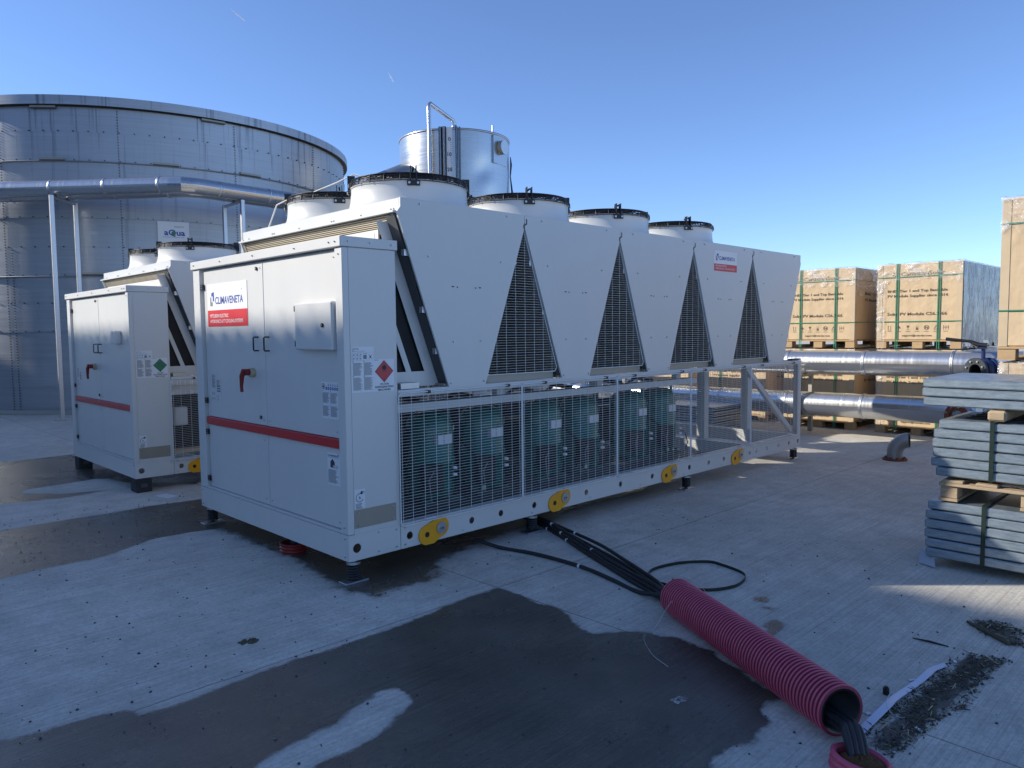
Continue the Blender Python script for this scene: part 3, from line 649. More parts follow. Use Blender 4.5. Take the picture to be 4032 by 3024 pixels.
def chiller(root, big=True):
    P = lambda mb, n: mb.build(n, root)
    xh = X0 + 5 * P_
    # --- base frame
    mb = MB(); pt = 'paint'
    hole_plate(mb, 0.0, .3925, ZB0, ZB1, 0.0, HOLES, pt); hole_plate(mb, .3965, 5.165, ZB0, ZB1, 0.0, HOLES, pt); hole_plate(mb, 5.169, L_, ZB0, ZB1, 0.0, HOLES, pt)
    mb.box(0.0, L_, W - .004, W, ZB0, ZB1, pt)
    mb.box(0.0, .004, .005, W - .005, ZB0, ZB1, pt); mb.box(L_ - .004, L_, .005, W - .005, ZB0, ZB1, pt)
    mb.box(.40, L_ - .005, .005, .07, ZB1 - .004, ZB1 - .001, pt); mb.box(.005, L_ - .005, W - .07, W - .005, ZB1 - .004, ZB1 - .001, pt)
    mb.box(.005, L_ - .005, .005, .05, ZB0, ZB0 + .004, pt); mb.box(.005, L_ - .005, W - .05, W - .005, ZB0, ZB0 + .004, pt)
    mb.box(.005, .39, .06, W - .06, ZB1 - .012, ZB1 - .002, pt)
    for x in (.40, 1.05, 1.60, 2.25, 2.80, 3.50, 4.05, 5.10, L_ - .09):
        mb.box(x, x + .08, .075, W - .075, ZB0 + .01, ZB1 - .006, pt)
    for x in (1.0, 1.52, 2.2, 2.74, 3.4, 4.0): mb.box(x - .17, x + .20, .30, .78, ZB1 - .004, ZB1 + .010, 'dark_grey')
    for k in range(9):
        for z in (.175, .300): bolt(mb, (.22 + k * .71, -.0005, z), (0, -1, 0), .005)
    for z in (.175, .29): bolt(mb, (-.0005, .04, z), (-1, 0, 0), .005); bolt(mb, (-.0005, W - .04, z), (-1, 0, 0), .005); bolt(mb, (.36, -.0005, z), (0, -1, 0), .006); bolt(mb, (.43, -.0005, z), (0, -1, 0), .006)
    if big: mb.box(.42, 4.36, .08, W - .08, ZB1 - .0055, ZB1 - .0045, 'dark_grey')
    P(mb, 'base_frame')
    # --- control cabinet
    mb = MB()
    mb.box(.045, .392, .0, W, ZB1 + .001, 2.100, pt)
    mb.box(.0, .0449, .0, .083, ZB1 + .002, 2.100, pt, ch=.003); mb.box(.0, .0449, W - .128, W, ZB1 + .002, 2.100, pt, ch=.003)
    mb.box(.005, .0449, .083, W - .128, ZB1 + .002, .334, pt)
    for z in (.36, 2.06): bolt(mb, (-.0005, .04, z), (-1, 0, 0), .005)
    P(mb, 'cabinet_body')
    mb = MB(); mb.box(-.016, .408, -.010, W + .010, 2.102, 2.166, pt, ch=.004)
    for y in (.05, .12, .55, 1.15, 1.7, 2.2): bolt(mb, (-.0165, y, 2.135), (-1, 0, 0), .006)
    for x in (.04, .20, .36): bolt(mb, (x, -.0105, 2.135), (0, -1, 0), .006)
    P(mb, 'cabinet_roof')
    for y0, y1, z0, z1, up_ in ((1.079, 2.098, .915, 2.088, 1), (.088, 1.072, .915, 2.088, 2), (1.079, 2.098, .338, .848, 0), (.088, 1.072, .338, .848, 0)):
        mb = MB(); mb.box(.022, .0447, y0, y1, z0, z1, pt, ch=.002)
        for yy, zz in ((y0 + .04, z0 + .04), (y1 - .04, z0 + .04), (y0 + .04, z1 - .04)): bolt(mb, (.0215, yy, zz), (-1, 0, 0), .004)
        d = P(mb, 'cabinet_door')
        if up_:
            yh = 1.175 if up_ == 1 else 1.012
            h = MB(); h.tube([(.022, yh, 1.555), (-.012, yh, 1.555), (-.018, yh, 1.549), (-.018, yh, 1.463), (-.012, yh, 1.457), (.022, yh, 1.457)], .0055, 'black', 8); h.build('door_handle', d)
            if up_ == 1:
                for zz in (2.046, .972):
                    h = MB(); h.cyl((.022, 1.168, zz), (.012, 1.168, zz), .013, 'black', 14); h.cyl((.0119, 1.168, zz), (.009, 1.168, zz), .006, 'zinc', 8); h.build('door_lock', d)
        if y0 > 1:
            for zz in ((1.958, 1.042) if up_ else (.786, .402)):
                h = MB(); h.box(.004, .021, 2.088, 2.130, zz - .022, zz + .022, 'black', ch=.002)
                for a in (-.011, .011):
                    for b_ in (2.098, 2.120): h.cyl((.004, b_, zz + a), (.001, b_, zz + a), .003, 'zinc', 6)
                h.build('door_hinge', d)
    mb = MB(); mb.box(.006, .0445, .084, 2.104, .852, .911, 'red', ch=.003); P(mb, 'red_stripe')
    # switch
    mb = MB(); mb.cyl((.0215, 1.262, 1.295), (-.012, 1.262, 1.295), .034, 'beige', 20); s_ = P(mb, 'switch_mount')
    mb = MB(); mb.cyl((-.013, 1.27, 1.30), (-.050, 1.27, 1.30), .024, 'switch_red', 16)
    mb.tube([(-.045, 1.275, 1.315), (-.058, 1.295, 1.27), (-.060, 1.30, 1.20), (-.058, 1.30, 1.155)], .014, 'switch_red', 8, radii=[.022, .019, .013, .012]); mb.build('switch_handle', s_)
    if big:
        mb = MB(); M = Matrix()
        mb.box(-.022, .0215, .098, .560, 1.470, 1.775, pt, ch=.008); b_ = P(mb, 'terminal_cover')
        h = MB(); h.cyl((-.0222, .205, 1.628), (-.031, .205, 1.628), .013, 'black', 14); h.cyl((-.0312, .205, 1.628), (-.034, .205, 1.628), .006, 'zinc', 8); h.build('cover_lock', b_)
        for z in (1.74, 1.51):
            h = MB(); h.box(-.02, .018, .561, .569, z - .018, z + .018, 'black'); h.build('cover_hinge', b_)
        logo_plate(root, frame((.019, 2.035, 1.640), (0, -1, 0), (0, 0, 1)), .705, .335, .128)
        warning_sticker(root, frame((.0205, .312, 1.033), (0, -1, 0), (0, 0, 1)))
        house_sticker(root, frame((.0205, .262, .608), (0, -1, 0), (0, 0, 1)))
        logo_plate(root, frame((4.30, -.0055, 2.172), (1, 0, 0), (0, 0, 1)), .455, .205, .073)
    else:
        mb = MB(); mb.box(-.04, .0215, .33, .48, 1.56, 1.70, pt, ch=.006); P(mb, 'junction_box')
    data_sticker(root, frame((.0205, 2.02, 1.035), (0, -1, 0), (0, 0, 1)))
    lifting_sticker(root, frame((.049, -.0012, 1.206), (1, 0, 0), (0, 0, 1)))
    hazard_sticker(root, frame((.2145, -.0012, 1.204), (1, 0, 0), (0, 0, 1)), not big)
    plug_sticker(root, frame((.050, -.0012, .475), (1, 0, 0), (0, 0, 1)))
    mb = MB(); mb.box(.047, .360, -.004, -.0005, .353, .470, 'tan_plate')
    for x in (.075, .335):
        for z in (.372, .450): bolt(mb, (x, -.0042, z), (0, -1, 0), .008)
    P(mb, 'cable_entry_plate')
    # --- lifting lugs
    for x in (.668, 1.955, 3.522, 4.812):
        for sd in (0, 1):
            mb = MB(); yy = -.012 if sd == 0 else W + .002; R_ = .068
            pts = circ(x + .060, .240, R_, 14, -PI / 2, PI / 2) + [(x + .060, .308)] + [(x + .012, .300)] + circ(x - .062, .205, R_, 14, PI / 2, 3 * PI / 2) + [(x - .005, .138)]
            mb.prism(pts, frame((0, yy + .010, 0), (1, 0, 0), (0, 0, 1)), .010, 'yellow')
            mb.cyl((x - .062, yy - .0008, .208), (x - .062, yy - .0012, .208), .019, 'black', 16)
            lg = P(mb, 'lifting_lug'); h = MB(); ys = -1
            h.cyl((x + .060, yy - .001, .235), (x + .060, yy - .008, .235), .042, 'zinc', 24); h.cyl((x + .060, yy - .0085, .235), (x + .060, yy - .018, .235), .014, 'zinc', 10); h.cyl((x + .060, yy - .0182, .235), (x + .060, yy - .020, .235), .007, 'black', 6)
            h.build('lug_washer', lg)
    # --- feet
    if big:
        for x in (.065, 1.694, 3.91, 6.28):
            for y in (.055, W - .055):
                mb = MB(); mb.box(x - .085, x + .085, y - .045, y + .045, .0, .012, 'zinc', ch=.002)
                pts = [(x + .036 * math.cos(a), y + .036 * math.sin(a), .022 + .092 * a / (2 * PI * 5.5)) for a in [k * 2 * PI / 16 for k in range(int(16 * 5.5) + 1)]]
                mb.tube(pts, .0072, 'rubber', 8); mb.cyl((x, y, .012), (x, y, .12), .012, 'black_matt', 10)
                mb.cyl((x, y, .118), (x, y, .134), .045, 'zinc', 20); mb.cyl((x, y, .134), (x, y, .151), .020, 'zinc', 10)
                mb.box(x - .04, x + .05, y - .03, y + .05, .143, .1495, 'zinc_dull')
                P(mb, 'spring_mount')
    # --- middle frame
    mb = MB()
    for y0, y1 in ((.0, .045), (W - .045, W)):
        mb.box(.40, L_, y0, y1, ZM - .048, ZM - .003, pt)
        if y0: mb.box(5.02, 5.065, y0 - .05, y0, ZB1, ZM - .05, pt)
        mb.box(L_ - .095, L_, y0, y0 + .004 if y0 == 0 else y1, ZB1 + .001, ZM - .05, pt); mb.box(L_ - .004, L_, y0 + .005, y1 + .05, ZB1 + .001, ZM - .05, pt)
    for x in (.41, 1.55, 2.72, 3.9, 5.07, L_ - .06): mb.box(x, x + .05, .05, W - .05, ZM - .047, ZM - .005, pt)
    for x in (.58, .9, 1.3, 1.9, 2.3, 3.1, 3.6, 4.3, 5.4, 5.9): bolt(mb, (x, -.0005, ZM - .024), (0, -1, 0), .004, 'dark_grey')
    P(mb, 'middle_frame')
    mb = MB(); mb.box(5.145, 5.245, .60, .70, ZB1, ZM - .05, pt, ch=.006); mb.box(5.26, 5.275, .62, .635, ZB1, ZM - .05, 'black'); P(mb, 'frame_post')
    mb = MB(); mb.box(6.20, 6.30, .62, .72, ZB1, ZM - .05, pt, ch=.006); P(mb, 'frame_post')
    mb = MB(); d = V((1.10, 0, -.80)); M = frame((5.10, .045, 1.16), d, V((.80, 0, 1.10)))
    mb.box(0, d.length, -.03, .03, -.04, 0, pt, M); P(mb, 'diagonal_brace')
    mb = MB(); mb.box(.42, 4.1, .06, .12, 1.045, 1.10, 'paint_dusty'); mb.box(.42, 4.1, .12, .30, 1.045, 1.050, 'paint_dusty')
    P(mb, 'cable_tray')
    # --- guards
    for i, (a, b_) in enumerate(SECT):
        mb = MB(); mesh_panel(mb, a, b_, .305, 1.182, -.022)
        for x in (a + .22 * (b_ - a), a + .88 * (b_ - a)):
            mb.box(x - .010, x + .010, -.030, -.001, 1.170, 1.190, 'black'); mb.box(x - .04, x + .04, -.026, -.0012, .318, .326, 'wire')
        P(mb, 'mesh_guard')
    for i, (a, b_) in enumerate(SECT):
        if big or i < 1:
            mb = MB(); mesh_panel(mb, a, b_, .305, 1.182, W + .020, pz=.0386, r=.0022); P(mb, 'mesh_guard')
    # --- V modules
    for i in range(5):
        xl = X0 + i * P_; xr = xl + P_; c = (xl + xr) / 2; g = .002
        for sd in (0, 1):
            mb = MB()
            xa = xl + (.030 if i == 0 else g); xb = xr - (.014 if i == 4 else g)
            pts = [(c - WB, ZM - .005), (c + WB, ZM - .005), (xr - g, ZA), (xb if i == 4 else xr - g - .012, ZA + .018), (xb, ZA + .035), (xb, ZV), (xa, ZV), (xa, ZA + .035), (xl + g, ZA)]
            M = frame((0, .010, 0), (1, 0, 0), (0, 0, 1)) if sd == 0 else frame((0, W - .002 + .008, 0), (1, 0, 0), (0, 0, 1))
            mb.prism(pts, M, .014, pt)
            if sd == 0:
                for dx, z in ((-.333, 2.083), (.333, 2.083), (-.125, 1.512), (.125, 1.512), (-.40, 2.42), (.40, 2.42), (-.155, 1.225), (.155, 1.225)): bolt(mb, (c + dx, -.0042, z), (0, -1, 0), .0075)
                for s_ in (-1, 1):
                    mb.box(c + s_ * .125 - .011, c + s_ * .125 + .011, -.0052, -.0041, 1.886, 1.894, 'black'); mb.box(c + s_ * .085 - .005, c + s_ * .085 + .005, -.0052, -.0041, 1.882, 1.892, 'black')
            P(mb, 'v_panel')
        # the two slanted coils
        for s_ in (-1, 1):
            top = V((c + s_ * (P_ / 2 - .012), 0, 2.345)); bot = V((c + s_ * (WB - .02), 0, 1.225)); d = bot - top; Ls = d.length; dn = d.normalized()
            nrm = V((s_ * -d.z, 0, s_ * d.x)).normalized() if True else None
            if nrm.x * s_ < 0: nrm = -nrm
            mb = MB(); y0, y1 = .075, W - .06; th = .045
            A = [top, bot]; 
            def q4(a, b__, off, ya, yb, mat, uv=True):
                p = [V((a.x, ya, a.z)) + nrm * off, V((b__.x, ya, b__.z)) + nrm * off, V((b__.x, yb, b__.z)) + nrm * off, V((a.x, yb, a.z)) + nrm * off]
                mb.face(p, mat, uv=[(ya, Ls), (ya, 0), (yb, 0), (yb, Ls)])
            q4(top, bot, 0, y0, y1, 'coil'); q4(top, bot, -th, y0, y1, 'coil')
            for ya, yb in ((y0 - .03, y0), (y1, y1 + .03)):   # end headers
                a, b__ = top, bot
                pr = [V((a.x, 0, a.z)) + nrm * .004, V((b__.x, 0, b__.z)) + nrm * .004, V((b__.x, 0, b__.z)) - nrm * (th + .004), V((a.x, 0, a.z)) - nrm * (th + .004)]
                for k in range(4):
                    p, q = pr[k], pr[(k + 1) % 4]; mb.face([(p.x, ya, p.z), (q.x, ya, q.z), (q.x, yb, q.z), (p.x, yb, p.z)], 'zinc_dull')
                mb.face([(p.x, ya, p.z) for p in pr], 'zinc_dull'); mb.face([(p.x, yb, p.z) for p in pr], 'zinc_dull')
            mb.cyl((top.x - s_ * .02, y0 - .045, top.z), (bot.x - s_ * .02, y0 - .045, bot.z), .014, 'zinc', 10)
            for t in (.22, .55, .8):
                p = top + d * t; mb.box(p.x - .04, p.x + .03, y0 - .062, y0 - .031, p.z - .02, p.z + .02, 'zinc')
            P(mb, 'condenser_coil')
    mb = MB(); mb.box(X0 + .03, xh - .014, .012, W - .010, ZA + .012, ZV - .002, 'plastic_white')
    mb.box(X0 - .018, X0 + .028, .0125, W - .0105, ZA - .002, ZA + .010, 'plastic_white')
    for y in (.07, .10, .45, .8, .83, 1.3, 1.7, 1.73, 2.15): bolt(mb, (X0 + .029, y, ZA + .03), (-1, 0, 0), .006)
    mb.box(X0 + .028, xh - .02, .012, W - .01, ZA - .002, ZA + .010, 'plastic_white')
    P(mb, 'fan_deck')
    for i in range(1, 5):
        xa = X0 + i * P_; ca, cb = xa - P_ / 2 + WB, xa + P_ / 2 - WB
        for y in ((.016, W - .014) if big else (.016,)):
            mb = MB(); tri_panel(mb, xa, 2.335, ca + .012, cb - .045, 1.262, y); P(mb, 'triangle_guard')
        mb = MB(); pts = [(0, 0), (.014, 0), (.014, .022), (.040, .036), (.040, .075), (.030, .075), (.030, .043), (0, .026)]
        mb.prism([(xa - .014 + a, 2.345 + b_) for a, b_ in pts], frame((0, -.0043, 0), (1, 0, 0), (0, 0, 1)), .0015, 'dark_grey'); P(mb, 'panel_seam')
    mb = MB()   # galvanised tray below the V modules
    for i in range(5):
        c = X0 + (i + .5) * P_; mb.box(c - .20, c + .20, .02, W - .02, ZM + .001, ZM + .018, 'zinc_dull')
    for i in range(1, 5):
        xa = X0 + i * P_; mb.box(xa - .36, xa + .36, .045, .055, ZM - .002, ZM + .050, 'zinc_dull')
    mb.box(.42, .57, .0, .08, ZM + .002, ZM + .040, 'zinc'); mb.box(6.10, 6.33, .0, .06, ZM + .001, ZM + .020, 'dark_grey')
    P(mb, 'drip_tray')
    # --- slotted gusset between cabinet and first coil
    mb = MB(); y = .115; lx = lambda z, off=0: X0 + .03 + (c0 - WB - X0 - .0) * (2.335 - z) / (2.335 - 1.225) - .02 + off
    c0 = X0 + P_ / 2
    def band(z0, z1, a0, a1, b0, b1, mat, yy):   # quad between two slanted lines
        mb.face([(a0, yy, z0), (b0, yy, z0), (b1, yy, z1), (a1, yy, z1)], mat)
    band(1.21, 2.30, .394, .394, lx(1.21), lx(2.30), 'black_matt', y + .02)
    band(1.21, 1.312, .394, .394, lx(1.21), lx(1.312), 'paint', y)
    band(1.3121, 2.30, lx(1.3121, -.10), lx(2.30, -.10), lx(1.3121), lx(2.30), 'paint', y)
    sl = (lx(1.3121) - lx(2.0)) / (2.0 - 1.3121)
    for off0, wd in ((.21, .045),):
        zt = 1.3121 + (lx(1.3121, -off0) - .394) / sl
        mb.face([(lx(1.3121, -off0 - wd), y, 1.3121), (lx(1.3121, -off0), y, 1.3121), (.394, y, zt), (.394, y, zt - wd / sl)], 'paint')
    ta, tb = V((X0 - .004, 0, 2.33)), V((c0 - WB - .004, 0, 1.225))
    mb.face([(ta.x, .018, ta.z), (tb.x, .018, tb.z), (tb.x, .112, tb.z), (ta.x, .112, ta.z)], 'dark_grey')
    P(mb, 'slotted_gusset')
    mb = MB(); a, b_ = V((lx(2.0, -.012), .055, 2.0)), V((lx(1.24, -.012), .055, 1.24)); M = frame(a, b_ - a, (0, -1, 0)); Lb = (b_ - a).length
    mb.box(0, .42, -.03, .03, -.03, -.026, 'paint_dusty', M); mb.box(.60, Lb, -.03, .03, -.03, -.026, 'paint_dusty', M)
    mb.tube([a + V((-.02, -.02, .15)), a + V((.03, -.02, .10)), a + V((.06, -.02, -.05)), a + V((.09, -.02, -.20))], .008, 'copper', 8)
    P(mb, 'coil_bracket')
    mb = MB(); mb.box(.42, .432, .22, W - .2, 2.168, 2.262, 'paint'); mb.box(.418, .4195, .26, W - .24, 2.180, 2.240, 'paint_dusty'); P(mb, 'rear_crossbar')
    # --- fans
    f0 = None
    for i in range(5):
        for y in (.65, 1.61):
            if i == 4 and y < 1: continue
            f = fan(root, X0 + (i + .5) * P_ + (.01 if i == 0 else 0), y, ZV - .001, f0); f0 = f0 or f
    # --- compressors etc.
    if big:
        first = None
        for k, x in enumerate((1.02, 1.55, 2.25, 2.76, 3.51, 4.02)):
            if first is None:
                mb = MB()
                mb.lathe((0, 0, .0), [(.0, .045), (.135, .045), (.172, .06), (.182, .09), (.184, .30), (.190, .31), (.190, .33), (.182, .34), (.180, .56), (.170, .62), (.145, .66), (.10, .685), (.0, .695)], 'comp_green', 32)
                for a in range(4):
                    q = Matrix.Rotation(PI / 4 + a * PI / 2, 4, 'Z'); mb.box(.10, .215, -.035, .035, .02, .045, 'comp_green', q); mb.cyl(q @ V((.19, 0, 0)), q @ V((.19, 0, .06)), .014, 'rubber', 8)
                mb.cyl((.12, -.08, .60), (.12, -.08, .72), .012, 'comp_green', 8); mb.cyl((-.10, .0, .62), (-.10, .0, .76), .022, 'copper', 10)
                cp = mb.build('compressor', root); first = cp
                h = MB(); M = Matrix.Rotation(math.radians(-10), 4, 'Z') @ Matrix()
                Mx = frame((-.02, -.185, .06), (1, -.25, 0), (0, 0, 1)); h.box(-.19, -.025, .05, .26, -.02, .065, 'black', Mx, ch=.012); h.build('terminal_box', cp)
                h = MB(); h.tube([(.02, -.245, .28), (.13, -.24, .24), (.205, -.23, .12), (.17, -.20, .0), (.05, -.2, -.04)], .006, 'black', 6); h.tube([(-.14, -.22, .27), (-.2, -.24, .22), (-.17, -.23, .05)], .005, 'ink_grey', 6)
                h.cyl((.02, -.245, .285), (.05, -.25, .28), .012, 'print_white', 8); h.cyl((.02, -.245, .235), (.05, -.25, .23), .012, 'print_white', 8); h.build('compressor_cable', cp)
                h = MB()
                R_ = .1855
                for j in range(6):
                    a0 = math.radians(-118 + j * 9); a1 = math.radians(-118 + (j + 1) * 9); p = lambda a, z: (R_ * math.cos(a), R_ * math.sin(a), z)
                    h.face([p(a0, .455), p(a1, .455), p(a1, .525), p(a0, .525)], 'paper' if j > 3 else 'ink_grey' if j in (0,) else 'paper')
                for z in (.465, .480, .495, .510):
                    a0, a1 = math.radians(-110), math.radians(-92); R2 = .1862
                    h.face([(R2 * math.cos(a0), R2 * math.sin(a0), z), (R2 * math.cos(a1), R2 * math.sin(a1), z), (R2 * math.cos(a1), R2 * math.sin(a1), z + .007), (R2 * math.cos(a0), R2 * math.sin(a0), z + .007)], 'ink_grey')
                h.build('compressor_label', cp)
            else:
                cp = first.copy(); COL.objects.link(cp); cp.parent = root
                for ch in first.children:
                    d = ch.copy(); COL.objects.link(d); d.parent = cp
            cp.location = (x, .47, ZB1 - .02)
            mb = MB(); a = math.radians(-52); n = V((math.cos(a), math.sin(a), 0)); M = frame(n * .1855 + V((0, 0, .565)), V((-n.y, n.x, 0)), (0, 0, 1))
            mb.box(-.020, .022, -.018, .016, -.002, .0, 'paper', M); text(mb, 'C%d' % (k + 1), M, .001, -.009, .016, 'ink', w=.032, align='c', bold=.02); mb.build('number_sticker', cp)
        mb = MB()
        mb.cyl((.55, 1.15, .56), (4.3, 1.15, .56), .20, 'black_matt', 20); mb.cyl((.55, 1.72, .62), (4.2, 1.72, .62), .24, 'black_matt', 20)
        P(mb, 'evaporator')
        mb = MB()
        for x in (1.02, 1.55, 2.25, 2.76, 3.51, 4.02):
            mb.tube([(x - .10, .47, 1.04), (x - .10, .48, 1.07), (x - .10, .70, 1.08), (x - .10, .78, 1.02), (x - .10, .80, .8)], .020, 'copper', 8)
        mb.tube([(.5, .80, .86), (2.0, .80, .86), (4.1, .80, .86)], .035, 'black', 12); mb.tube([(.5, .78, 1.0), (4.1, .78, 1.0)], .028, 'rubber', 10)
        for x in (1.30, 2.50, 3.76): mb.tube([(x, .2, .40), (x, .25, .62), (x + .03, .5, .75), (x, .8, .86)], .012, 'rubber', 8); mb.cyl((x, .19, .40), (x, .17, .40), .02, 'zinc', 10)
        P(mb, 'refrigerant_pipes')
        for x in (1.42, 2.62, 3.85):
            mb = MB(); mb.box(x - .10, x + .02, .34, .50, ZB1 + .012, ZB1 + .055, 'dark_grey'); P(mb, 'terminal_block')
            mb = MB(); mb.box(x - .02, x + .06, .125, .18, 1.06, 1.155, 'plastic_white'); P(mb, 'relay_box')
        mb = MB(); mb.box(.44, .54, .2, .34, .45, .62, 'plastic_white', ch=.01); P(mb, 'service_valve')
        mb = MB(); mb.box(.44, .5, .15, .3, .34, .41, 'plastic_white', ch=.01); P(mb, 'service_valve')
    else:
        mb = MB(); mb.cyl((.6, 1.1, .6), (5.2, 1.1, .6), .26, 'black_matt', 20); mb.box(.5, 4.6, .35, .75, .33, .95, 'black_matt'); mb.tube([(.42, .25, .80), (.55, .2, .93), (.8, .2, .93), (1.6, .2, .93)], .022, 'rubber', 8); P(mb, 'evaporator')
        mb = MB(); mb.box(.46, .60, .10, .20, .66, .86, 'plastic_white', ch=.01); P(mb, 'relay_box'); mb = MB(); mb.box(.44, 1.3, .06, .18, .36, .40, 'corner_board'); P(mb, 'support_rail')

ch1 = empty('chiller', (0, 0, 0), 'large white chiller on black spring mounts with six green compressors behind wire mesh', 'chiller', 'chillers')
chiller(ch1, True)
ch2 = empty('chiller', (0.02, 3.93, 0), 'white chiller behind the large one, standing on black rubber blocks, with a green diamond sticker', 'chiller', 'chillers', scale=.955)
chiller(ch2, False)
# rubber blocks under the second chiller
for i, (x, y, lab) in enumerate(((.095, 4.0, 'black block under the near corner of the rear chiller'), (.095, 5.98, 'black block under the far left corner of the rear chiller'), (3.2, 4.0, 'black block under the middle of the rear chiller'), (6.0, 4.0, 'black block under the far end of the rear chiller'))):
    mb = MB(); mb.box(-.075, .075, -.08, .10, 0, .142, 'block_rubber', ch=.008); mb.box(-.03, .03, -.0815, -.0805, .05, .09, 'dark_grey')
    o = mb.build('rubber_block', None); o.location = (x, y, 0); tag(o, lab, 'support block', 'black blocks under the rear chiller')

# white control cable running between the fan rows of the big chiller over to the left
mb = MB(); pts = [(.55, 2.02, 2.46), (.60, 1.95, 2.66), (.62, 1.75, 2.69), (.66, 1.5, 2.70), (.72, 1.2, 2.75), (.78, 1.05, 2.80), (.85, .95, 2.76)]
mb.tube(pts, .006, 'cable_white', 6); o = mb.build('fan_cable', ch1)

# ------------------------------------------------------------------ big bolted tank
def wall_cyl(mb, c, r, z0, z1, a0, a1, n, mat, rows=1):
    for j in range(rows):
        za = z0 + (z1 - z0) * j / rows; zb = z0 + (z1 - z0) * (j + 1) / rows; k0 = len(mb.v)
        for k in range(n + 1):
            a = math.radians(a0 + (a1 - a0) * k / n); mb.v.append((c[0] + r * math.cos(a), c[1] + r * math.sin(a), za)); mb.v.append((c[0] + r * math.cos(a), c[1] + r * math.sin(a), zb))
        for k in range(n):
            mb.f.append((k0 + 2 * k, k0 + 2 * k + 2, k0 + 2 * k + 3, k0 + 2 * k + 1)); mb.m.append(mb.mi(mat)); mb.sm.append(True)
            s0 = math.radians(a0 + (a1 - a0) * k / n) * r; s1 = math.radians(a0 + (a1 - a0) * (k + 1) / n) * r
            mb.uv[len(mb.f) - 1] = [(s0, za), (s1, za), (s1, zb), (s0, zb)]
TC = (4.83, 16.9); TR = 4.94; TH_ = 6.30
tank = empty('storage_tank', (TC[0], TC[1], 0), 'huge round bolted tank of galvanised steel plates behind the rear chiller', 'tank')
c0 = (0, 0)
ZR = [0.0, .55, 1.10, 1.66, 2.22, 2.78, 3.34, 3.93, 4.49, 5.05, 5.61, 6.14]
for j in range(len(ZR) - 1):   # each ring of plates laps a little over the one below
    mb = MB(); wall_cyl(mb, c0, TR + (.014 if j % 2 else .0), ZR[j] + .001, ZR[j + 1], -360, 0, 144, 'tank_steel'); mb.build('plate_ring', tank)
mb = MB()
for a0 in range(14):
    for dd in ((-.10, .10) if True else ()):
        a = math.radians(-141.4 + 26.2 * a0) + dd * .14 / 1
        for k in range(112):
            z = .05 + k * .055
            if dd > 0 and z > 3.3: continue
            p = V((math.cos(a) * (TR + .006), math.sin(a) * (TR + .006), z)); n = V((math.cos(a), math.sin(a), 0))
            if n.dot(V((-.38, -.92, 0))) > -.1: mb.cyl(p, p + n * .018, .012, 'dark_grey', 6)
for z in (5.61, 5.05, 3.34, 2.78, 2.22, 1.66, 4.49, 3.93):
    for k in range(112):
        a = 2 * PI * k / 112; n = V((math.cos(a), math.sin(a), 0))
        if n.dot(V((-.38, -.92, 0))) > -.1: mb.cyl(n * (TR + .006) + V((0, 0, z + .02)), n * (TR + .032) + V((0, 0, z + .02)), .012, 'dark_grey', 6)
mb.build('bolts', tank)['kind'] = 'stuff'
for z, rr in ((5.05, .045), (2.78, .045)):
    mb = MB(); mb.lathe((0, 0, z), [(TR + .004, -.02), (TR + rr, -.02), (TR + rr, .0), (TR + .004, .0)], 'tank_ring', 144); mb.build('stiffening_ring', tank)
mb = MB(); mb.lathe((0, 0, 0), [(TR + .004, 6.10), (TR + .08, 6.10), (TR + .10, 6.12)], 'black_matt', 144); wall_cyl(mb, c0, TR + .10, 6.12, 6.30, -360, 0, 144, 'tank_steel'); mb.lathe((0, 0, 0), [(TR + .10, 6.30), (TR - .2, 6.31), (0.01, 7.0)], 'tank_steel', 96); mb.build('rim', tank)
mb = MB(); mb.lathe((0, 0, 0), [(TR + .007, .10), (TR + .14, .09), (TR + .14, .0)], 'zinc_dull', 96); mb.build('base_ring', tank)
for a, z in ((-130, 5.07), (-106, 5.07), (-86, 5.07), (-122, 2.82), (-131.5, 6.08), (-95, 6.08)):   # short splice plates on the rings
    mb = MB(); n = V((math.cos(math.radians(a)), math.sin(math.radians(a)), 0)); M = frame(n * (TR + .05) + V((0, 0, z)), (-n.y, n.x, 0), (0, 0, 1)); mb.box(-.24, .24, -.012, .028, -.03, .012, 'zinc_dull', M); mb.box(-.24, .24, -.034, -.0125, -.03, .0, 'dark_grey', M); mb.build('splice_plate', tank)
# sign on the tank
mb = MB(); a = -105.0; n = V((math.cos(math.radians(a)), math.sin(math.radians(a)), 0)); M = frame(V((TC[0], TC[1], 0)) + n * (TR + .03) + V((0, 0, 3.68)), (-n.y, n.x, 0), (0, 0, 1))
mb.box(-.30, .30, -.42, .24, -.004, .0, 'paper', M)
text(mb, 'aQua', M, -.18, -.04, .115, 'ink_blue', w=.40, bold=.03); text(mb, 'inserv', M, .02, .12, .05, 'ink_grey', w=.18)
poly(mb, M, circ(.0, .0, .045, 12), 'hazard_green', .003); text(mb, 'proiectare si epurarea apei', M, 0, -.085, .022, 'ink_blue', w=.40, align='c')
o = mb.build('company_sign', None); tag(o, 'small white sign with blue lettering on the wall of the round tank', 'sign')

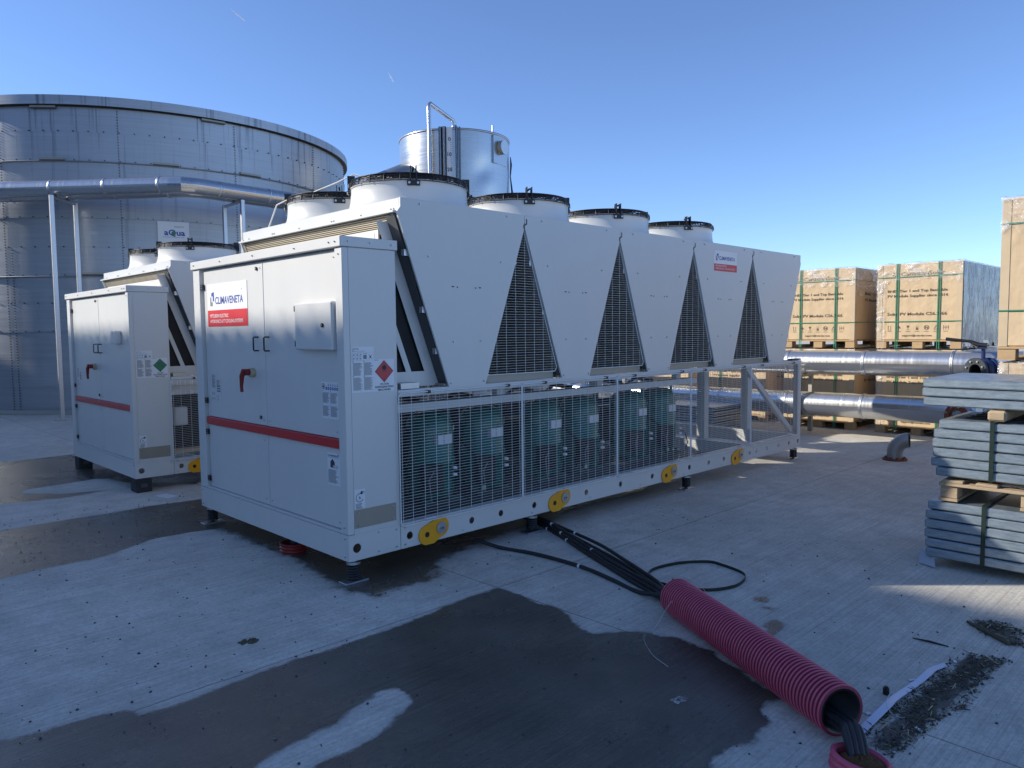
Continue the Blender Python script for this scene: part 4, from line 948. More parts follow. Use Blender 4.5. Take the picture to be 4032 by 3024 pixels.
# ------------------------------------------------------------------ insulated pipes on posts in front of the tank
def clad_pipe(mb, pts, r, n=24, seam=1.05, mat='cladding'):
    pts = [V(p) for p in pts]; acc = 0.0
    for i in range(len(pts) - 1):
        a, b = pts[i], pts[i + 1]; d = (b - a).normalized(); u = d.orthogonal().normalized() if abs(d.z) > .9 else d.cross(V((0, 0, 1))).normalized(); w_ = d.cross(u); Ls = (b - a).length; k0 = len(mb.v)
        for q, o_ in ((a, i - 1), (b, i + 1)):
            nn = d
            if 0 <= o_ < len(pts) - 1: nn = (d + (pts[o_ + 1] - pts[o_]).normalized()).normalized()
            for k in range(n + 1):
                t = 2 * PI * k / n; e_ = u * r * math.cos(t) + w_ * r * math.sin(t); e_ = e_ - d * (e_.dot(nn) / d.dot(nn)); mb.v.append(tuple(q + e_))
        for k in range(n):
            mb.f.append((k0 + k, k0 + k + 1, k0 + n + 2 + k, k0 + n + 1 + k)); mb.m.append(mb.mi(mat)); mb.sm.append(True)
            s0, s1 = 2 * PI * k / n * r, 2 * PI * (k + 1) / n * r
            mb.uv[len(mb.f) - 1] = [(s0, acc), (s1, acc), (s1, acc + Ls), (s0, acc + Ls)]
        t = seam - (acc % seam)
        while t < Ls and seam > 0:
            p = a + d * t; mb.lathe(p, [(r + .001, -.022), (r + .007, -.012), (r + .007, -.004), (r + .002, .0), (r + .007, .004), (r + .007, .012), (r + .001, .022)], 'zinc', n, axis=d); t += seam
        acc += Ls
def offset_path(pts, off, z=0): return [(x + off[0], y + off[1], zz + z) for x, y, zz in pts]
PL = [(-1.5, 15.1, 4.32), (.69, 12.84, 4.32), (2.86, 10.285, 4.32), (3.0, 10.15, 4.32), (3.18, 10.105, 4.32), (6.2, 10.36, 4.32), (9.5, 10.65, 4.32)]
for k, (off, lab) in enumerate((((0, 0), 'front one of the two shiny insulated pipes raised on posts before the round tank'), ((.28, .34), 'rear one of the two shiny insulated pipes raised on posts before the round tank'))):
    mb = MB(); clad_pipe(mb, offset_path(PL, off), .15); o = mb.build('insulated_pipe', None); tag(o, lab, 'pipe', 'raised insulated pipes by the tank')
for (x, y), q, lab in (((1.29, 11.86), (.30, .36), 'left pipe support frame of two thin posts in front of the tank'), ((4.10, 10.08), (-.02, .62), 'right pipe support frame of two thin posts, behind the chiller fans')):
    e = empty('pipe_support', (x, y, 0), lab, 'pipe support', 'post frames carrying the raised pipes')
    for dx, dy in ((0, 0), (q[0] * 1.9, q[1] * 1.9) if x < 3 else (.02, .85)):
        mb = MB(); mb.box(dx - .035, dx + .035, dy - .035, dy + .035, .012, 4.165, 'zinc', ch=.004); mb.build('post', e)
        mb = MB(); mb.box(dx - .11, dx + .11, dy - .11, dy + .11, 0, .012, 'zinc'); mb.build('foot_plate', e)
    dx, dy = (q[0] * 1.9, q[1] * 1.9) if x < 3 else (.02, .85)
    mb = MB(); mb.tube([(0, 0, 4.14), (dx, dy, 4.14)], .032, 'zinc', 4); mb.build('crossbar', e)

# ------------------------------------------------------------------ tall shiny silo
sc = V((10.48, 11.25, 0)); SR, SH = 1.43, 6.53
silo = empty('silo', sc, 'tall shiny cylindrical silo with a level scale rising behind the chiller fans', 'silo')
mb = MB(); k0 = 0; rngs = random.Random(5)
nz, na = 90, 160
for j in range(nz + 1):
    for k in range(na + 1):
        a = -2 * PI * k / na; z = SH * j / nz
        # one real dent in the cladding, right of the middle
        da = (a + 2 * PI) % (2 * PI) - math.radians(258); dz = z - 5.55
        dent = .028 * math.exp(-((da / .16 - dz * 1.2) ** 2) - ((dz / .30) ** 2)) - .010 * math.exp(-(((da - .14) / .14) ** 2) - (((dz + .3) / .22) ** 2)) + .004 * math.sin(a * 9 + z * 2) * math.sin(z * 1.7)
        r = SR - dent; mb.v.append((r * math.cos(a), r * math.sin(a), z))
for j in range(nz):
    for k in range(na):
        i0 = j * (na + 1) + k; mb.f.append((i0, i0 + na + 1, i0 + na + 2, i0 + 1)); mb.m.append(mb.mi('silo_steel')); mb.sm.append(True)
        s0, s1 = SR * 2 * PI * k / na, SR * 2 * PI * (k + 1) / na; za, zb = SH * j / nz, SH * (j + 1) / nz
        mb.uv[len(mb.f) - 1] = [(s0, za), (s0, zb), (s1, zb), (s1, za)]
mb.build('shell', silo)
mb = MB(); mb.lathe((0, 0, SH), [(SR + .006, -.05), (SR + .012, -.05), (SR + .012, .0), (SR - .05, .01), (.2, .22), (.0, .23)], 'silo_steel', 72); mb.build('roof', silo)
tocam = V((-2.478, -3.98, 0)) - sc; tocam.z = 0; ac = math.atan2(tocam.y, tocam.x)
def spt(px_off, r):   # point on the silo wall at a horizontal offset (m, + = right in the view) from its middle
    t = math.asin(max(-.99, min(.99, px_off / SR))); a = ac + t; return V((math.cos(a), math.sin(a), 0)) * r, a
mb = MB(); p, a = spt(-.12, SR + .03); M = frame(p, (-math.sin(a), math.cos(a), 0), (0, 0, 1))
mb.box(-.07, .07, .3, SH + .01, -.03, .0, 'print_white', M)
for k in range(16):
    s_ = str(k * 10); text(mb, s_, M, 0, SH - .32 - k * .362, .085, 'ink', align='c', lift=.004, bold=.02)
    for q in range(8): quad(mb, M, .02, .06, SH - .28 - k * .362 - q * .0452, SH - .272 - k * .362 - q * .0452, 'ink_grey', .004)
mb.build('level_scale', silo)
mb = MB()
for off, r in ((-.24, .05), (-.33, .04), (.05, .028), (.12, .02)):
    p, a = spt(off, SR + .06); mb.cyl(p + V((0, 0, .2)), p + V((0, 0, SH + .01)), r, 'silo_steel', 12)
mb.build('cable_duct', silo)
p1, a = spt(-.56, SR + .12); r_ = .05; p2 = V((math.cos(ac), math.sin(ac), 0)) * .35
mb.tube([p1 + V((0, 0, .3)), p1 + V((0, 0, 6.98)), p1 * .985 + p2 * .015 + V((0, 0, 7.08)), p1 * .95 + p2 * .05 + V((0, 0, 7.11)), p1 * .06 + p2 * .94 + V((0, 0, 6.98)), p2 + V((0, 0, 6.93)), p2 + V((0, 0, 6.82)), p2 + V((0, 0, 6.6))], r_, 'cladding', 12)
mb.lathe(p2 + V((0, 0, 6.62)), [(.14, 0), (.12, .10), (.06, .26)], 'zinc', 16)
mb.build('vent_pipe', silo)
p, a = spt(1.16, SR); n = V((math.cos(a), math.sin(a), 0)); M = frame(p + V((0, 0, 6.2)), (-math.sin(a), math.cos(a), 0), (0, 0, 1))
mb = MB(); mb.box(-.34, .26, -.42, .26, -.06, .006, 'silo_steel', M); z_ = V((0, 0, 6.2)); mb.cyl(p + z_, p + n * .10 + z_, .170, 'beige', 24, caps=False); mb.cyl(p + n * .09 + z_, p + n * .12 + z_, .176, 'zinc', 24); mb.build('manhole', silo)
mb = MB(); p, a = spt(1.40, SR + .04); mb.tube([p + V((0, 0, 6.1)), p + V((.02, 0, 5.9)), p + V((-.01, 0, 5.6)), p + V((.03, -.02, 5.2)), p + V((.01, 0, 4.8))], .02, 'black', 6, radii=[.01, .03, .016, .03, .02]); p3, _ = spt(.95, SR); mb.cyl(p3 + V((0, 0, SH)), p3 + V((0, 0, SH + .16)), .03, 'zinc', 6); p3, _ = spt(-.02, SR); mb.cyl(p3 + V((0, 0, SH)), p3 + V((0, 0, SH + .16)), .03, 'zinc', 6); mb.build('chain', silo)
# bright domed duct beside the silo
mb = MB(); mb.tube([(8.0, 11.7, .3), (8.0, 11.7, 4.7), (8.25, 11.6, 5.12), (8.9, 11.4, 5.42), (9.6, 11.3, 5.47)], .34, 'silo_steel', 20); o = mb.build('insulated_duct', None); tag(o, 'bright curved metal duct reaching the left side of the silo', 'duct')

# ------------------------------------------------------------------ right-hand pipes
def flange(mb, c, n, r, ri, t, mat, bolts=8, bm='zinc'):
    c = V(c); n = V(n).normalized(); u = n.orthogonal().normalized(); w_ = n.cross(u)
    mb.lathe(c, [(ri, 0), (r, 0)], mat, 28, axis=n); mb.lathe(c, [(r, 0), (r, t)], mat, 28, axis=n); mb.lathe(c, [(r, t), (ri, t)], mat, 28, axis=n); mb.lathe(c, [(ri, t), (ri, 0)], mat, 28, axis=n)
    for k in range(bolts):
        a = 2 * PI * (k + .5) / bolts; p = c + (u * math.cos(a) + w_ * math.sin(a)) * (r + ri) / 2
        mb.cyl(p + n * t, p + n * (t + .02), .013, bm, 6)
# upper pipe
up_e = empty('insulated_pipe', (8.65, 0, 0), 'upper of two big shiny insulated pipes at the right, with a blue valve', 'pipe', 'big insulated pipes at the right')
mb = MB(); clad_pipe(mb, [(.05, 8.0, 1.06), (.03, 1.05, 1.075), (.0, -.9, 1.09), (-.02, -4.2, 1.11)], .178, seam=1.13); mb.build('pipe_cladding', up_e)
lo_e = empty('insulated_pipe', (8.65, 0, 0), 'lower of two big shiny insulated pipes at the right, ending at a rusty flange', 'pipe', 'big insulated pipes at the right')
mb = MB(); clad_pipe(mb, [(.0, 8.0, .43), (-.02, 1.05, .455), (-.06, -1.35, .475)], .178, seam=1.13)
for y in (6.0, 1.02, -1.0, 3.8): pass
mb.lathe((-.06, -1.35, .475), [(.178, 0), (.0, .0)], 'zinc', 24, axis=(0, -1, 0)); mb.build('pipe_cladding', lo_e)
for y, lab in ((1.0, 'steel leg frame under the big pipes beside the chiller end'), (4.2, 'steel leg frame under the big pipes behind the chiller')):
    e = empty('pipe_stand', (8.66, y, 0), lab, 'pipe stand', 'steel stands under the big pipes')
    for dx in (-.24, .24):
        mb = MB(); mb.box(dx - .03, dx + .03, -.03, .03, 0, 1.0, 'zinc_dull', ch=.003); mb.build('leg', e)
    mb = MB(); mb.box(-.209, .209, -.025, .025, .855, .895, 'zinc_dull'); mb.build('crossbar', e)
    mb = MB(); mb.box(-.209, .209, -.025, .025, .235, .272, 'zinc_dull'); mb.build('crossbar', e)
# short branch with rusty flange
mb = MB(); nd = V((-.92, .38, 0)).normalized(); cc = V((-.30, -1.16, .43)); mb.cyl(cc, cc - nd * .22, .10, 'cast_steel', 20, caps=False)
flange(mb, cc, nd, .165, .095, .024, 'rust', 8); 
for k in range(3): mb.lathe(cc - nd * (.03 + k * .035), [(.15, 0), (.15, -.02)], 'zinc', 24, axis=nd)
mb.build('rusty_flange', lo_e)
# butterfly valve on upper pipe
vc = V((-.36, -1.38, 1.03)); vn = V((-.88, .46, 0)).normalized()
vv = MB(); flange(vv, vc, vn, .165, .085, .03, 'gasket', 8); vv.cyl(vc, vc - vn * .30, .088, 'black_matt', 20, caps=False); vv.lathe(vc - vn * .06, [(.088, 0), (.150, 0), (.155, -.03), (.150, -.09), (.10, -.10)], 'blue_paint', 28, axis=vn)
vv.lathe(vc - vn * .17, [(.09, 0), (.165, 0), (.165, -.03), (.09, -.03)], 'blue_paint', 28, axis=vn)
vc2 = vc - vn * .10; vv.cyl(vc2 + V((0, 0, .14)), vc2 + V((0, 0, .30)), .024, 'blue_paint', 12); vv.box(vc2.x - .05, vc2.x + .05, vc2.y - .05, vc2.y + .05, vc2.z + .275, vc2.z + .295, 'blue_paint')
vb = vv.build('butterfly_valve', up_e)
mb = MB(); a = vc2 + V((0, 0, .315)); side = V((-.10, .99, 0)).normalized()
for k, (s0, s1, h0, h1, w0, w1) in enumerate(((-.04, .06, .0, .01, .045, .042), (.06, .15, .01, .055, .042, .03), (.15, .42, .055, .085, .024, .030))):
    p, q = a + side * s0 + V((0, 0, h0)), a + side * s1 + V((0, 0, h1)); mb.tube([p, q], .02, 'black', 8, radii=[w0 * .75, w1 * .75])
mb.build('valve_lever', vb)
# steel elbow standing on the ground
mb = MB(); flange(mb, (0, 0, 0), (0, 0, 1), .135, .075, .02, 'rust', 8, 'rust')
el = [(0, 0, .012)] + [(0, -.15 + .15 * math.cos(t), .10 + .15 * math.sin(t)) for t in [k * PI / 2 / 8 for k in range(9)]]
el = [(x, y, z) for x, y, z in el]; mb.tube(el, .088, 'cast_steel', 24, caps=False)
e_, d_ = V(el[-1]), V((0, -1, 0)); mb.tube([V(p) for p in el], .080, 'dark_grey', 24, caps=False)
mb.lathe(e_, [(.080, 0), (.088, 0)], 'cast_steel', 24, axis=d_)
o = mb.build('pipe_elbow', None); o.location = (7.02, -.86, 0); o.rotation_euler.z = math.radians(10); tag(o, 'steel pipe elbow with a rusty flange standing alone on the concrete', 'pipe elbow')

# ------------------------------------------------------------------ cartons of solar panels
def carton(name, x, y, z, lab, wy=1.14, dx=2.2, hh=1.115, text_on=True, film_full=False, letters=True):
    """pallet + carton + straps + film; x,y = near-left-front corner (front faces -X), y is the +Y edge"""
    e = empty(name, (x, y, z), lab, 'boxed pallet', 'strapped cartons of panels')
    mb = MB(); r = rng
    for k in range(3):
        yy = -wy + (wy - .145) * k / 2 + (0 if k else .0)
        for q in range(3): mb.box(.01 + q * (dx - .16) / 2, .14 + q * (dx - .16) / 2, yy + .001, yy + .139, .018, .10, 'pallet_wood')
        mb.box(.0, dx, yy, yy + .14, .0, .0175, 'pallet_wood'); 
    for k in range(9): mb.box(.0 + k * (dx - .1) / 8, .1 + k * (dx - .1) / 8, -wy, -.005, .1005, .120, 'pallet_wood')
    mb.build('pallet', e)
    mb = MB(); g = .008; mb.box(g, dx, -wy + g, -g, .121, .12 + hh, 'cardboard', ch=.012)
    mb.build('carton', e)
    for yy in (-g - .07, -wy + g):
        mb = MB(); mb.box(.003, g, yy, yy + .07, .122, .11 + hh, 'corner_board')
        if yy < -.5: mb.box(.003, .09, -wy + .001, -wy + g - .0005, .122, .11 + hh, 'corner_board')
        mb.build('corner_board', e)
    if letters:
        mb = MB(); M = frame((g - .0035, -.0, .12), (0, -1, 0), (0, 0, 1)); k = 'print_brown'
        text(mb, 'CanadianSolar', M, .33, hh * .845, .055, k, w=.58, bold=.0)
        for a in range(6):
            t = a * PI / 3 + .3; c_ = (.255, hh * .865); poly(mb, M, [(c_[0] + .02 * math.cos(t) - .006 * math.sin(t), c_[1] + .02 * math.sin(t) + .006 * math.cos(t)), (c_[0] + .02 * math.cos(t) + .006 * math.sin(t), c_[1] + .02 * math.sin(t) - .006 * math.cos(t)), (c_[0] + .045 * math.cos(t) + .006 * math.sin(t), c_[1] + .045 * math.sin(t) - .006 * math.cos(t)), (c_[0] + .045 * math.cos(t) - .006 * math.sin(t), c_[1] + .045 * math.sin(t) + .006 * math.cos(t))], k)
        text(mb, 'BNEF Tier 1 and Top Bankable', M, .15, hh * .63, .037, k, w=.80, bold=.02); text(mb, 'PV Module Supplier since 2016', M, .15, hh * .565, .037, k, w=.81, bold=.02)
        text(mb, 'Solar PV Module CS6.2-66', M, .15, hh * .325, .042, k, w=.80, bold=.02); text(mb, 'support@csisolar.com', M, .36, hh * .05, .026, k, w=.40, bold=.02)
        for i in range(7):
            cx_ = .19 + i * .125; cz_ = hh * .165
            if i == 0: quad(mb, M, cx_ - .025, cx_ - .02, cz_ - .03, cz_ + .03, k); quad(mb, M, cx_ + .01, cx_ + .015, cz_ - .03, cz_ + .03, k); quad(mb, M, cx_ - .03, cx_ + .02, cz_ - .038, cz_ - .034, k)
            elif i == 1: poly(mb, M, [(cx_ - .03, cz_ - .01), (cx_ + .03, cz_ - .01), (cx_, cz_ + .03)], k); quad(mb, M, cx_ - .002, cx_ + .002, cz_ - .035, cz_ - .01, k)
            elif i == 2: poly(mb, M, [(cx_ - .012, cz_), (cx_ + .012, cz_), (cx_ + .02, cz_ + .03), (cx_ - .02, cz_ + .03)], k); quad(mb, M, cx_ - .002, cx_ + .002, cz_ - .03, cz_, k); quad(mb, M, cx_ - .014, cx_ + .014, cz_ - .034, cz_ - .03, k)
            elif i == 3: quad(mb, M, cx_ - .015, cx_ + .015, cz_ - .035, cz_, k); quad(mb, M, cx_ - .013, cx_ - .010, cz_, cz_ + .03, k); quad(mb, M, cx_ + .010, cx_ + .013, cz_, cz_ + .03, k)
            elif i == 4:
                o_ = circ(cx_, cz_, .034, 20); i_ = circ(cx_, cz_, .028, 20)
                for q in range(20): poly(mb, M, [i_[q], o_[q], o_[(q + 1) % 20], i_[(q + 1) % 20]], k)
                text(mb, 'N', M, cx_, cz_ - .018, .036, k, align='c', bold=.02)
            elif i == 5:
                T = [(cx_ - .034, cz_ - .028), (cx_ + .034, cz_ - .028), (cx_, cz_ + .03)]
                for q in range(3):
                    a_, b_ = V((*T[q], 0)), V((*T[(q + 1) % 3], 0)); d = (b_ - a_) * .75; nn = V((-d.y, d.x, 0)).normalized() * .006
                    poly(mb, M, [tuple((a_)[:2]), tuple((a_ + d)[:2]), tuple((a_ + d + nn)[:2]), tuple((a_ + nn)[:2])], k)
            else:
                for q in range(3): quad(mb, M, cx_ - .03 + q * .03, cx_ - .026 + q * .03, cz_ - .035, cz_ + .03, k, .0006 + q * .0002)
                quad(mb, M, cx_ - .032, cx_ + .04, cz_ + .0, cz_ + .005, k, .0014)
            quad(mb, M, cx_ - .03, cx_ + .03, cz_ - .058, cz_ - .053, k)
        mb.build('lettering', e)
        mb = MB(); M = frame((.30, -wy - .0015 + g, .12), (1, 0, 0), (0, 0, 1))   # same words on the side
        text(mb, 'BNEF Tier 1 and Top Bankable', M, .12, hh * .63, .045, 'ink', w=1.5, bold=.02); text(mb, 'PV Module Supplier since 2016', M, .12, hh * .54, .045, 'ink', w=1.5, bold=.02)
        mb.build('lettering', e)
    mb = MB(); t = .0055
    def loopx(yc, jit=0):   # vertical strap round the load, running front to back
        mb.box(-.004, -.0005, yc - t - jit, yc + t - jit, .0, .125 + hh, 'strap'); mb.box(-.004, dx + .004, yc - t, yc + t, .122 + hh, .126 + hh, 'strap')
    for yc in (-.30, -.86): loopx(yc); loopx(yc + .028)
    for zz in (.12 + hh * .245, .12 + hh * .83):
        mb.box(-.0065, -.0045, -wy, -.0, zz - t, zz + t, 'strap'); mb.box(.0, dx, -wy - .0045, -wy - .0025, zz - t, zz + t, 'strap')
    if z < .5 and letters:
        for ya, yb in ((-.345, -.58), (-.62, -.85)):
            for p, q in (((ya, 1.20), (yb, .90)), ((yb, 1.20), (ya, .90))): mb.tube([(-.007, p[0], p[1]), (-.007, q[0], q[1])], .006, 'strap', 4)
    mb.build('strap', e)
    # film: wrinkled skirt round the top and the full right side
    mb = MB(); top = .125 + hh
    def sheet(p0, p1, z0, z1, n, nrm, mz=10, fm='stretch_film'):
        p0, p1, nrm = V(p0), V(p1), V(nrm); k0 = len(mb.v)
        for j in range(mz + 1):
            for i in range(n + 1):
                q = p0.lerp(p1, i / n) + V((0, 0, z0 + (z1 - z0) * j / mz)) + nrm * (.006 + .004 * r.random())
                if j == 0: q.z += r.uniform(-.05, .05)
                mb.v.append(tuple(q))
        for j in range(mz):
            for i in range(n): a = k0 + j * (n + 1) + i; mb.f.append((a, a + 1, a + n + 2, a + n + 1)); mb.m.append(mb.mi(fm)); mb.sm.append(True)
    sheet((-.008, 0, 0), (-.008, -wy - .006, 0), hh * .88, top + .002, 24, (-1, 0, 0), 5)
    sheet((-.006, -wy - .008, 0), (dx, -wy - .008, 0), .02 if film_full else hh * .75, top + .002, 30, (0, -1, 0), 14, 'side_film' if film_full else 'stretch_film')
    k0 = len(mb.v); n_, m_ = 20, 14
    for j in range(m_ + 1):
        for i in range(n_ + 1): mb.v.append((-.008 + (dx + .01) * i / n_, -wy * j / m_ - .004, top + .004 + r.random() * .02))
    for j in range(m_):
        for i in range(n_): a = k0 + j * (n_ + 1) + i; mb.f.append((a, a + 1, a + n_ + 2, a + n_ + 1)); mb.m.append(mb.mi('stretch_film')); mb.sm.append(True)
    if film_full: sheet((-.008, 0, 0), (-.008, -.12, 0), .02, hh * .9, 4, (-1, 0, 0), 14)
    mb.build('stretch_film', e)
    return e
H1 = 1.27
for cx_, cy0, nm, ff in ((9.40, .22, 'the column beside the steel beams', True), (9.40, 1.68, 'the column next to the chiller end', False), (9.45, 3.16, 'the column seen through the chiller mesh', False), (9.5, 4.7, 'the column farthest left behind the chiller', False)):
    hx = 1.115
    carton('boxed_pallet', cx_, cy0, .0, 'lower cardboard load on a pallet in ' + nm, hh=hx + .02, film_full=ff)
    carton('boxed_pallet', cx_ - .01, cy0 + .01, 1.29 - .01, 'upper cardboard load on a pallet in ' + nm, hh=hx, film_full=ff)
carton('boxed_pallet', 5.45, -2.235, 0, 'lower tall cardboard load at the right edge, behind the steel beams', hh=1.14, film_full=False, letters=False)
carton('boxed_pallet', 5.42, -2.225, 1.28, 'upper tall cardboard load at the right edge, above the blue valve', hh=1.32, film_full=False, letters=False)

# thin slatted stack on the ground behind the chiller
mb = MB()
for k in range(9): mb.box(0, 1.0, -1.1 + .02 * (k % 2), .0, .05 + k * .042, .05 + k * .042 + .022, 'zinc', ch=.003)
for yy in (-1.0, -.55, -.1): mb.box(0.02, .98, yy, yy + .06, 0, .0495, 'timber')
o = mb.build('steel_rack_stack', None); o.location = (7.6, 3.0, 0); tag(o, 'low stack of pale steel slats on the ground behind the chiller', 'steel stack')

# ------------------------------------------------------------------ galvanised beams, right edge
def beam(parent, x, y, z, w_, h_, ly, mat='beam_steel'):
    """C-section beam running along Y, open side up, corner slightly rounded"""
    mb = MB(); t = .006
    mb.box(x, x + w_, y - ly, y, z, z + h_ * .999, mat, ch=.0075)
    mb.box(x + .10, x + w_ - .10, y - ly + .05, y - .30, z + h_, z + h_ + .001, 'dark_grey') if False else None
    return mb.build('beam', parent)
def bundle(name, x, y, z, n, lab, h_, wx, strap_y=None, offs=(0,) * 8, slots=False):
    e = empty(name, (x, y, z), lab, 'beam bundle', 'stacked galvanised beams')
    for k in range(n): beam(e, rng.uniform(-.004, .004), offs[k], k * h_, wx, h_ - .0065, 3.0)
    if slots:   # open channels seen on the top of the bundle
        for k in range(5):
            mb = MB(); mb.box(.16 + k * .13, .22 + k * .13, -2.8, -.12, n * h_ - .003, n * h_ - .002 + .003, 'dark_grey'); mb.build('channel_slot', e)
    if strap_y is not None:
        mb = MB(); mb.box(-.010, -.0065, strap_y - .012, strap_y + .012, -.004, n * h_ + .004, 'strap_dark'); mb.box(-.010, wx + .01, strap_y - .012, strap_y + .012, n * h_ + .0035, n * h_ + .006, 'strap_dark'); mb.build('strap', e)
    return e
BX = 2.90
bundle('beam_bundle', BX, -2.42, .065, 6, 'lowest strapped bundle of galvanised steel beams, under the wooden pallet', .0635, .86, -.33, (0, .005, .012, .012, .008, -.005))
bundle('beam_bundle', BX, -2.465, .61, 6, 'middle strapped bundle of galvanised steel beams, on top of the wooden pallet', .0625, .68, -.315, (0, .03, .02, .025, .018, -.012), slots=True)
bundle('beam_bundle', BX, -2.375, 1.066, 3, 'top bundle of three long galvanised beams lying on a square timber', .0610, .86, None, (-.006, .004, .0))
e = empty('wooden_pallet', (BX, -2.49, .451), 'weathered wooden pallet between the two strapped beam bundles', 'pallet')
for q in (0, .36, .72):
    for yy in (-.105, -.55, -1.0): mb = MB(); mb.box(q + .01, q + .12, yy, yy + .10, .019, .100, 'timber', ch=.003); mb.build('block', e)
mb = MB()
for yy in (-1.02, -.56, -.11): mb.box(-.005, .86, yy, yy + .11, .0, .018, 'timber', ch=.002)
for q in (.0, .30, .60): mb.box(q - .01, q + .10, -1.15, .0, .1005, .121, 'timber', ch=.002)
for q, yy in ((0, -.14), (0, -.33), (0, -.62), (0, -.9)): mb.box(-.012, .84, yy, yy + .12, .1215, .139, 'timber', ch=.003)
mb.build('board', e)
mb = MB(); mb.box(-.03, .80, -.055, .045, .0, .066, 'timber', ch=.012); o = mb.build('timber_bearer', None); o.location = (BX, -2.80, .993); tag(o, 'square wooden timber under the three top beams', 'timber')
for k, (y, lab) in enumerate(((-3.05, 'timber bearer under the lowest beams, nearer the carton stacks'), (-4.6, 'timber bearer under the lowest beams, beyond the right edge'))):
    mb = MB(); mb.box(.25, .84, 0, .09, 0, .064, 'timber', ch=.004); o = mb.build('timber_bearer', None); o.location = (BX, y, 0); tag(o, lab, 'timber', 'timbers under the lowest beams')
mb = MB(); mb.face([(3.0, -2.36, .085), (2.93, -2.46, .08), (2.84, -2.50, .012), (2.90, -2.38, .010)], 'note'); mb.face([(2.84, -2.50, .0105), (2.90, -2.38, .0085), (3.0, -2.36, .0835), (2.93, -2.46, .0785)], 'ink_grey')
o = mb.build('delivery_note', None); tag(o, 'crumpled paper label hanging from the lowest steel beams', 'paper')

# ------------------------------------------------------------------ red corrugated conduit, cables
A_, B_ = V((1.015, -1.715, .103)), V((.355, -2.885, .112)); D_ = (B_ - A_).normalized(); Lc = (B_ - A_).length
cond = empty('corrugated_conduit', A_, 'thick red corrugated conduit lying on the concrete with cables through it', 'conduit')
mb = MB(); prof = []; pr = .0216; nr = int(Lc / pr)
for k in range(nr):
    h = k * pr; prof += [(.0825, h), (.0825, h + pr * .42), (.0995, h + pr * .46), (.1015, h + pr * .52), (.1015, h + pr * .78), (.0995, h + pr * .92), (.0825, h + pr * .98)]
mb.lathe((0, 0, 0), prof, 'conduit_red', 56, axis=D_)
gm = mb.mi('conduit_groove_shade')
for fi in range(len(mb.f)):   # shade between the ribs, painted on the grooves and near flanks
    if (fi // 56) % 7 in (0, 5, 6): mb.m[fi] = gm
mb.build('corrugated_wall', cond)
mb = MB(); Lr = nr * pr; mb.lathe((0, 0, 0), [(.0822, .001), (.080, .0), (.080, Lr), (.0990, Lr - .002)], 'black', 40, axis=D_); mb.build('inner_lining', cond)
def catmull(P, n=8):
    P = [V(p) for p in P]; Q = [P[0] * 2 - P[1]] + P + [P[-1] * 2 - P[-2]]; out = []
    for i in range(1, len(Q) - 2):
        for k in range(n):
            t = k / n; a, b, c, d = Q[i - 1:i + 3]
            out.append(.5 * ((2 * b) + (c - a) * t + (2 * a - 5 * b + 4 * c - d) * t * t + (3 * b - a - 3 * c + d) * t ** 3))
    return out + [P[-1]]
r = .0125
starts = []
for i in range(6):
    q = i / 5; zz = lambda k_: r + (i % 3) * k_
    starts.append(([(1.90, .35, .03 + .02 * q), (1.875 + .02 * q, .15, zz(.021)), (1.73 + .065 * q, -.21, zz(.020)), (1.535 + .155 * q + .012 * math.sin(i * 4), -.62, zz(.010) if i % 2 else r), (1.375 + .175 * q + .012 * math.sin(i * 3 + 1), -.95, zz(.008) if i % 2 else r), (1.25 + .13 * q, -1.25, zz(.012)), (1.165 + .07 * q, -1.46, zz(.02))], ''))
cab_labels = ['black cable with white ties in the bundle, lowest on its left side', 'black cable second from the left in the bundle between chiller and conduit', 'black cable in the middle of the bundle between chiller and conduit',
 'black cable second from the right in the bundle between chiller and conduit', 'black cable curving widest to the right between chiller and conduit', 'black cable riding on top of the bundle between chiller and conduit', 'black cable curving alone on the left from under the chiller to the conduit']
starts.append(([(1.12, .10, .05), (1.20, -.12, r), (1.255, -.36, r), (1.27, -.62, r), (1.258, -.86, r), (1.20, -1.12, r), (1.13, -1.38, r)], ''))
ux = V((0, 0, 1)).cross(D_).normalized()
for i, (pts, _) in enumerate(starts):
    off = ux * ((i % 4) - 1.5) * .028 + V((0, 0, 1)) * (-.050 + (i // 4) * .027)
    inner = [A_ + off, A_ + D_ * .45 + off, A_ + D_ * (Lc - .15) + off + V((0, 0, .0))]
    so_ = ux * ((i % 4) - 1.5) * .022 + V((0, 0, (i // 4) * .022))
    end = [B_ + off * .8 + D_ * .02, V((.285, -2.955, .075)) + so_, V((.225, -3.005, -.02)) + so_, V((.20, -3.02, -.2)) + so_]
    path = catmull([V(p) for p in pts] + inner + end, 7)
    mb = MB(); mb.tube(path, r if i != 6 else .0135, 'rubber', 10); o = mb.build('power_cable', None); tag(o, cab_labels[i], 'cable', 'black power cables')
    mb = MB()
    for t in (((10, 16), (13,), (9, 19), (14, 17), (12,), (18,))[i] if i < 6 else (24,)):
        t = t + (i * 7) % 5 - (i % 3); p, q = path[t], path[t + 1]; d = (q - p).normalized(); mb.cyl(p, p + d * .018, .0145, 'print_white', 10)
    mb.build('cable_tie', o)
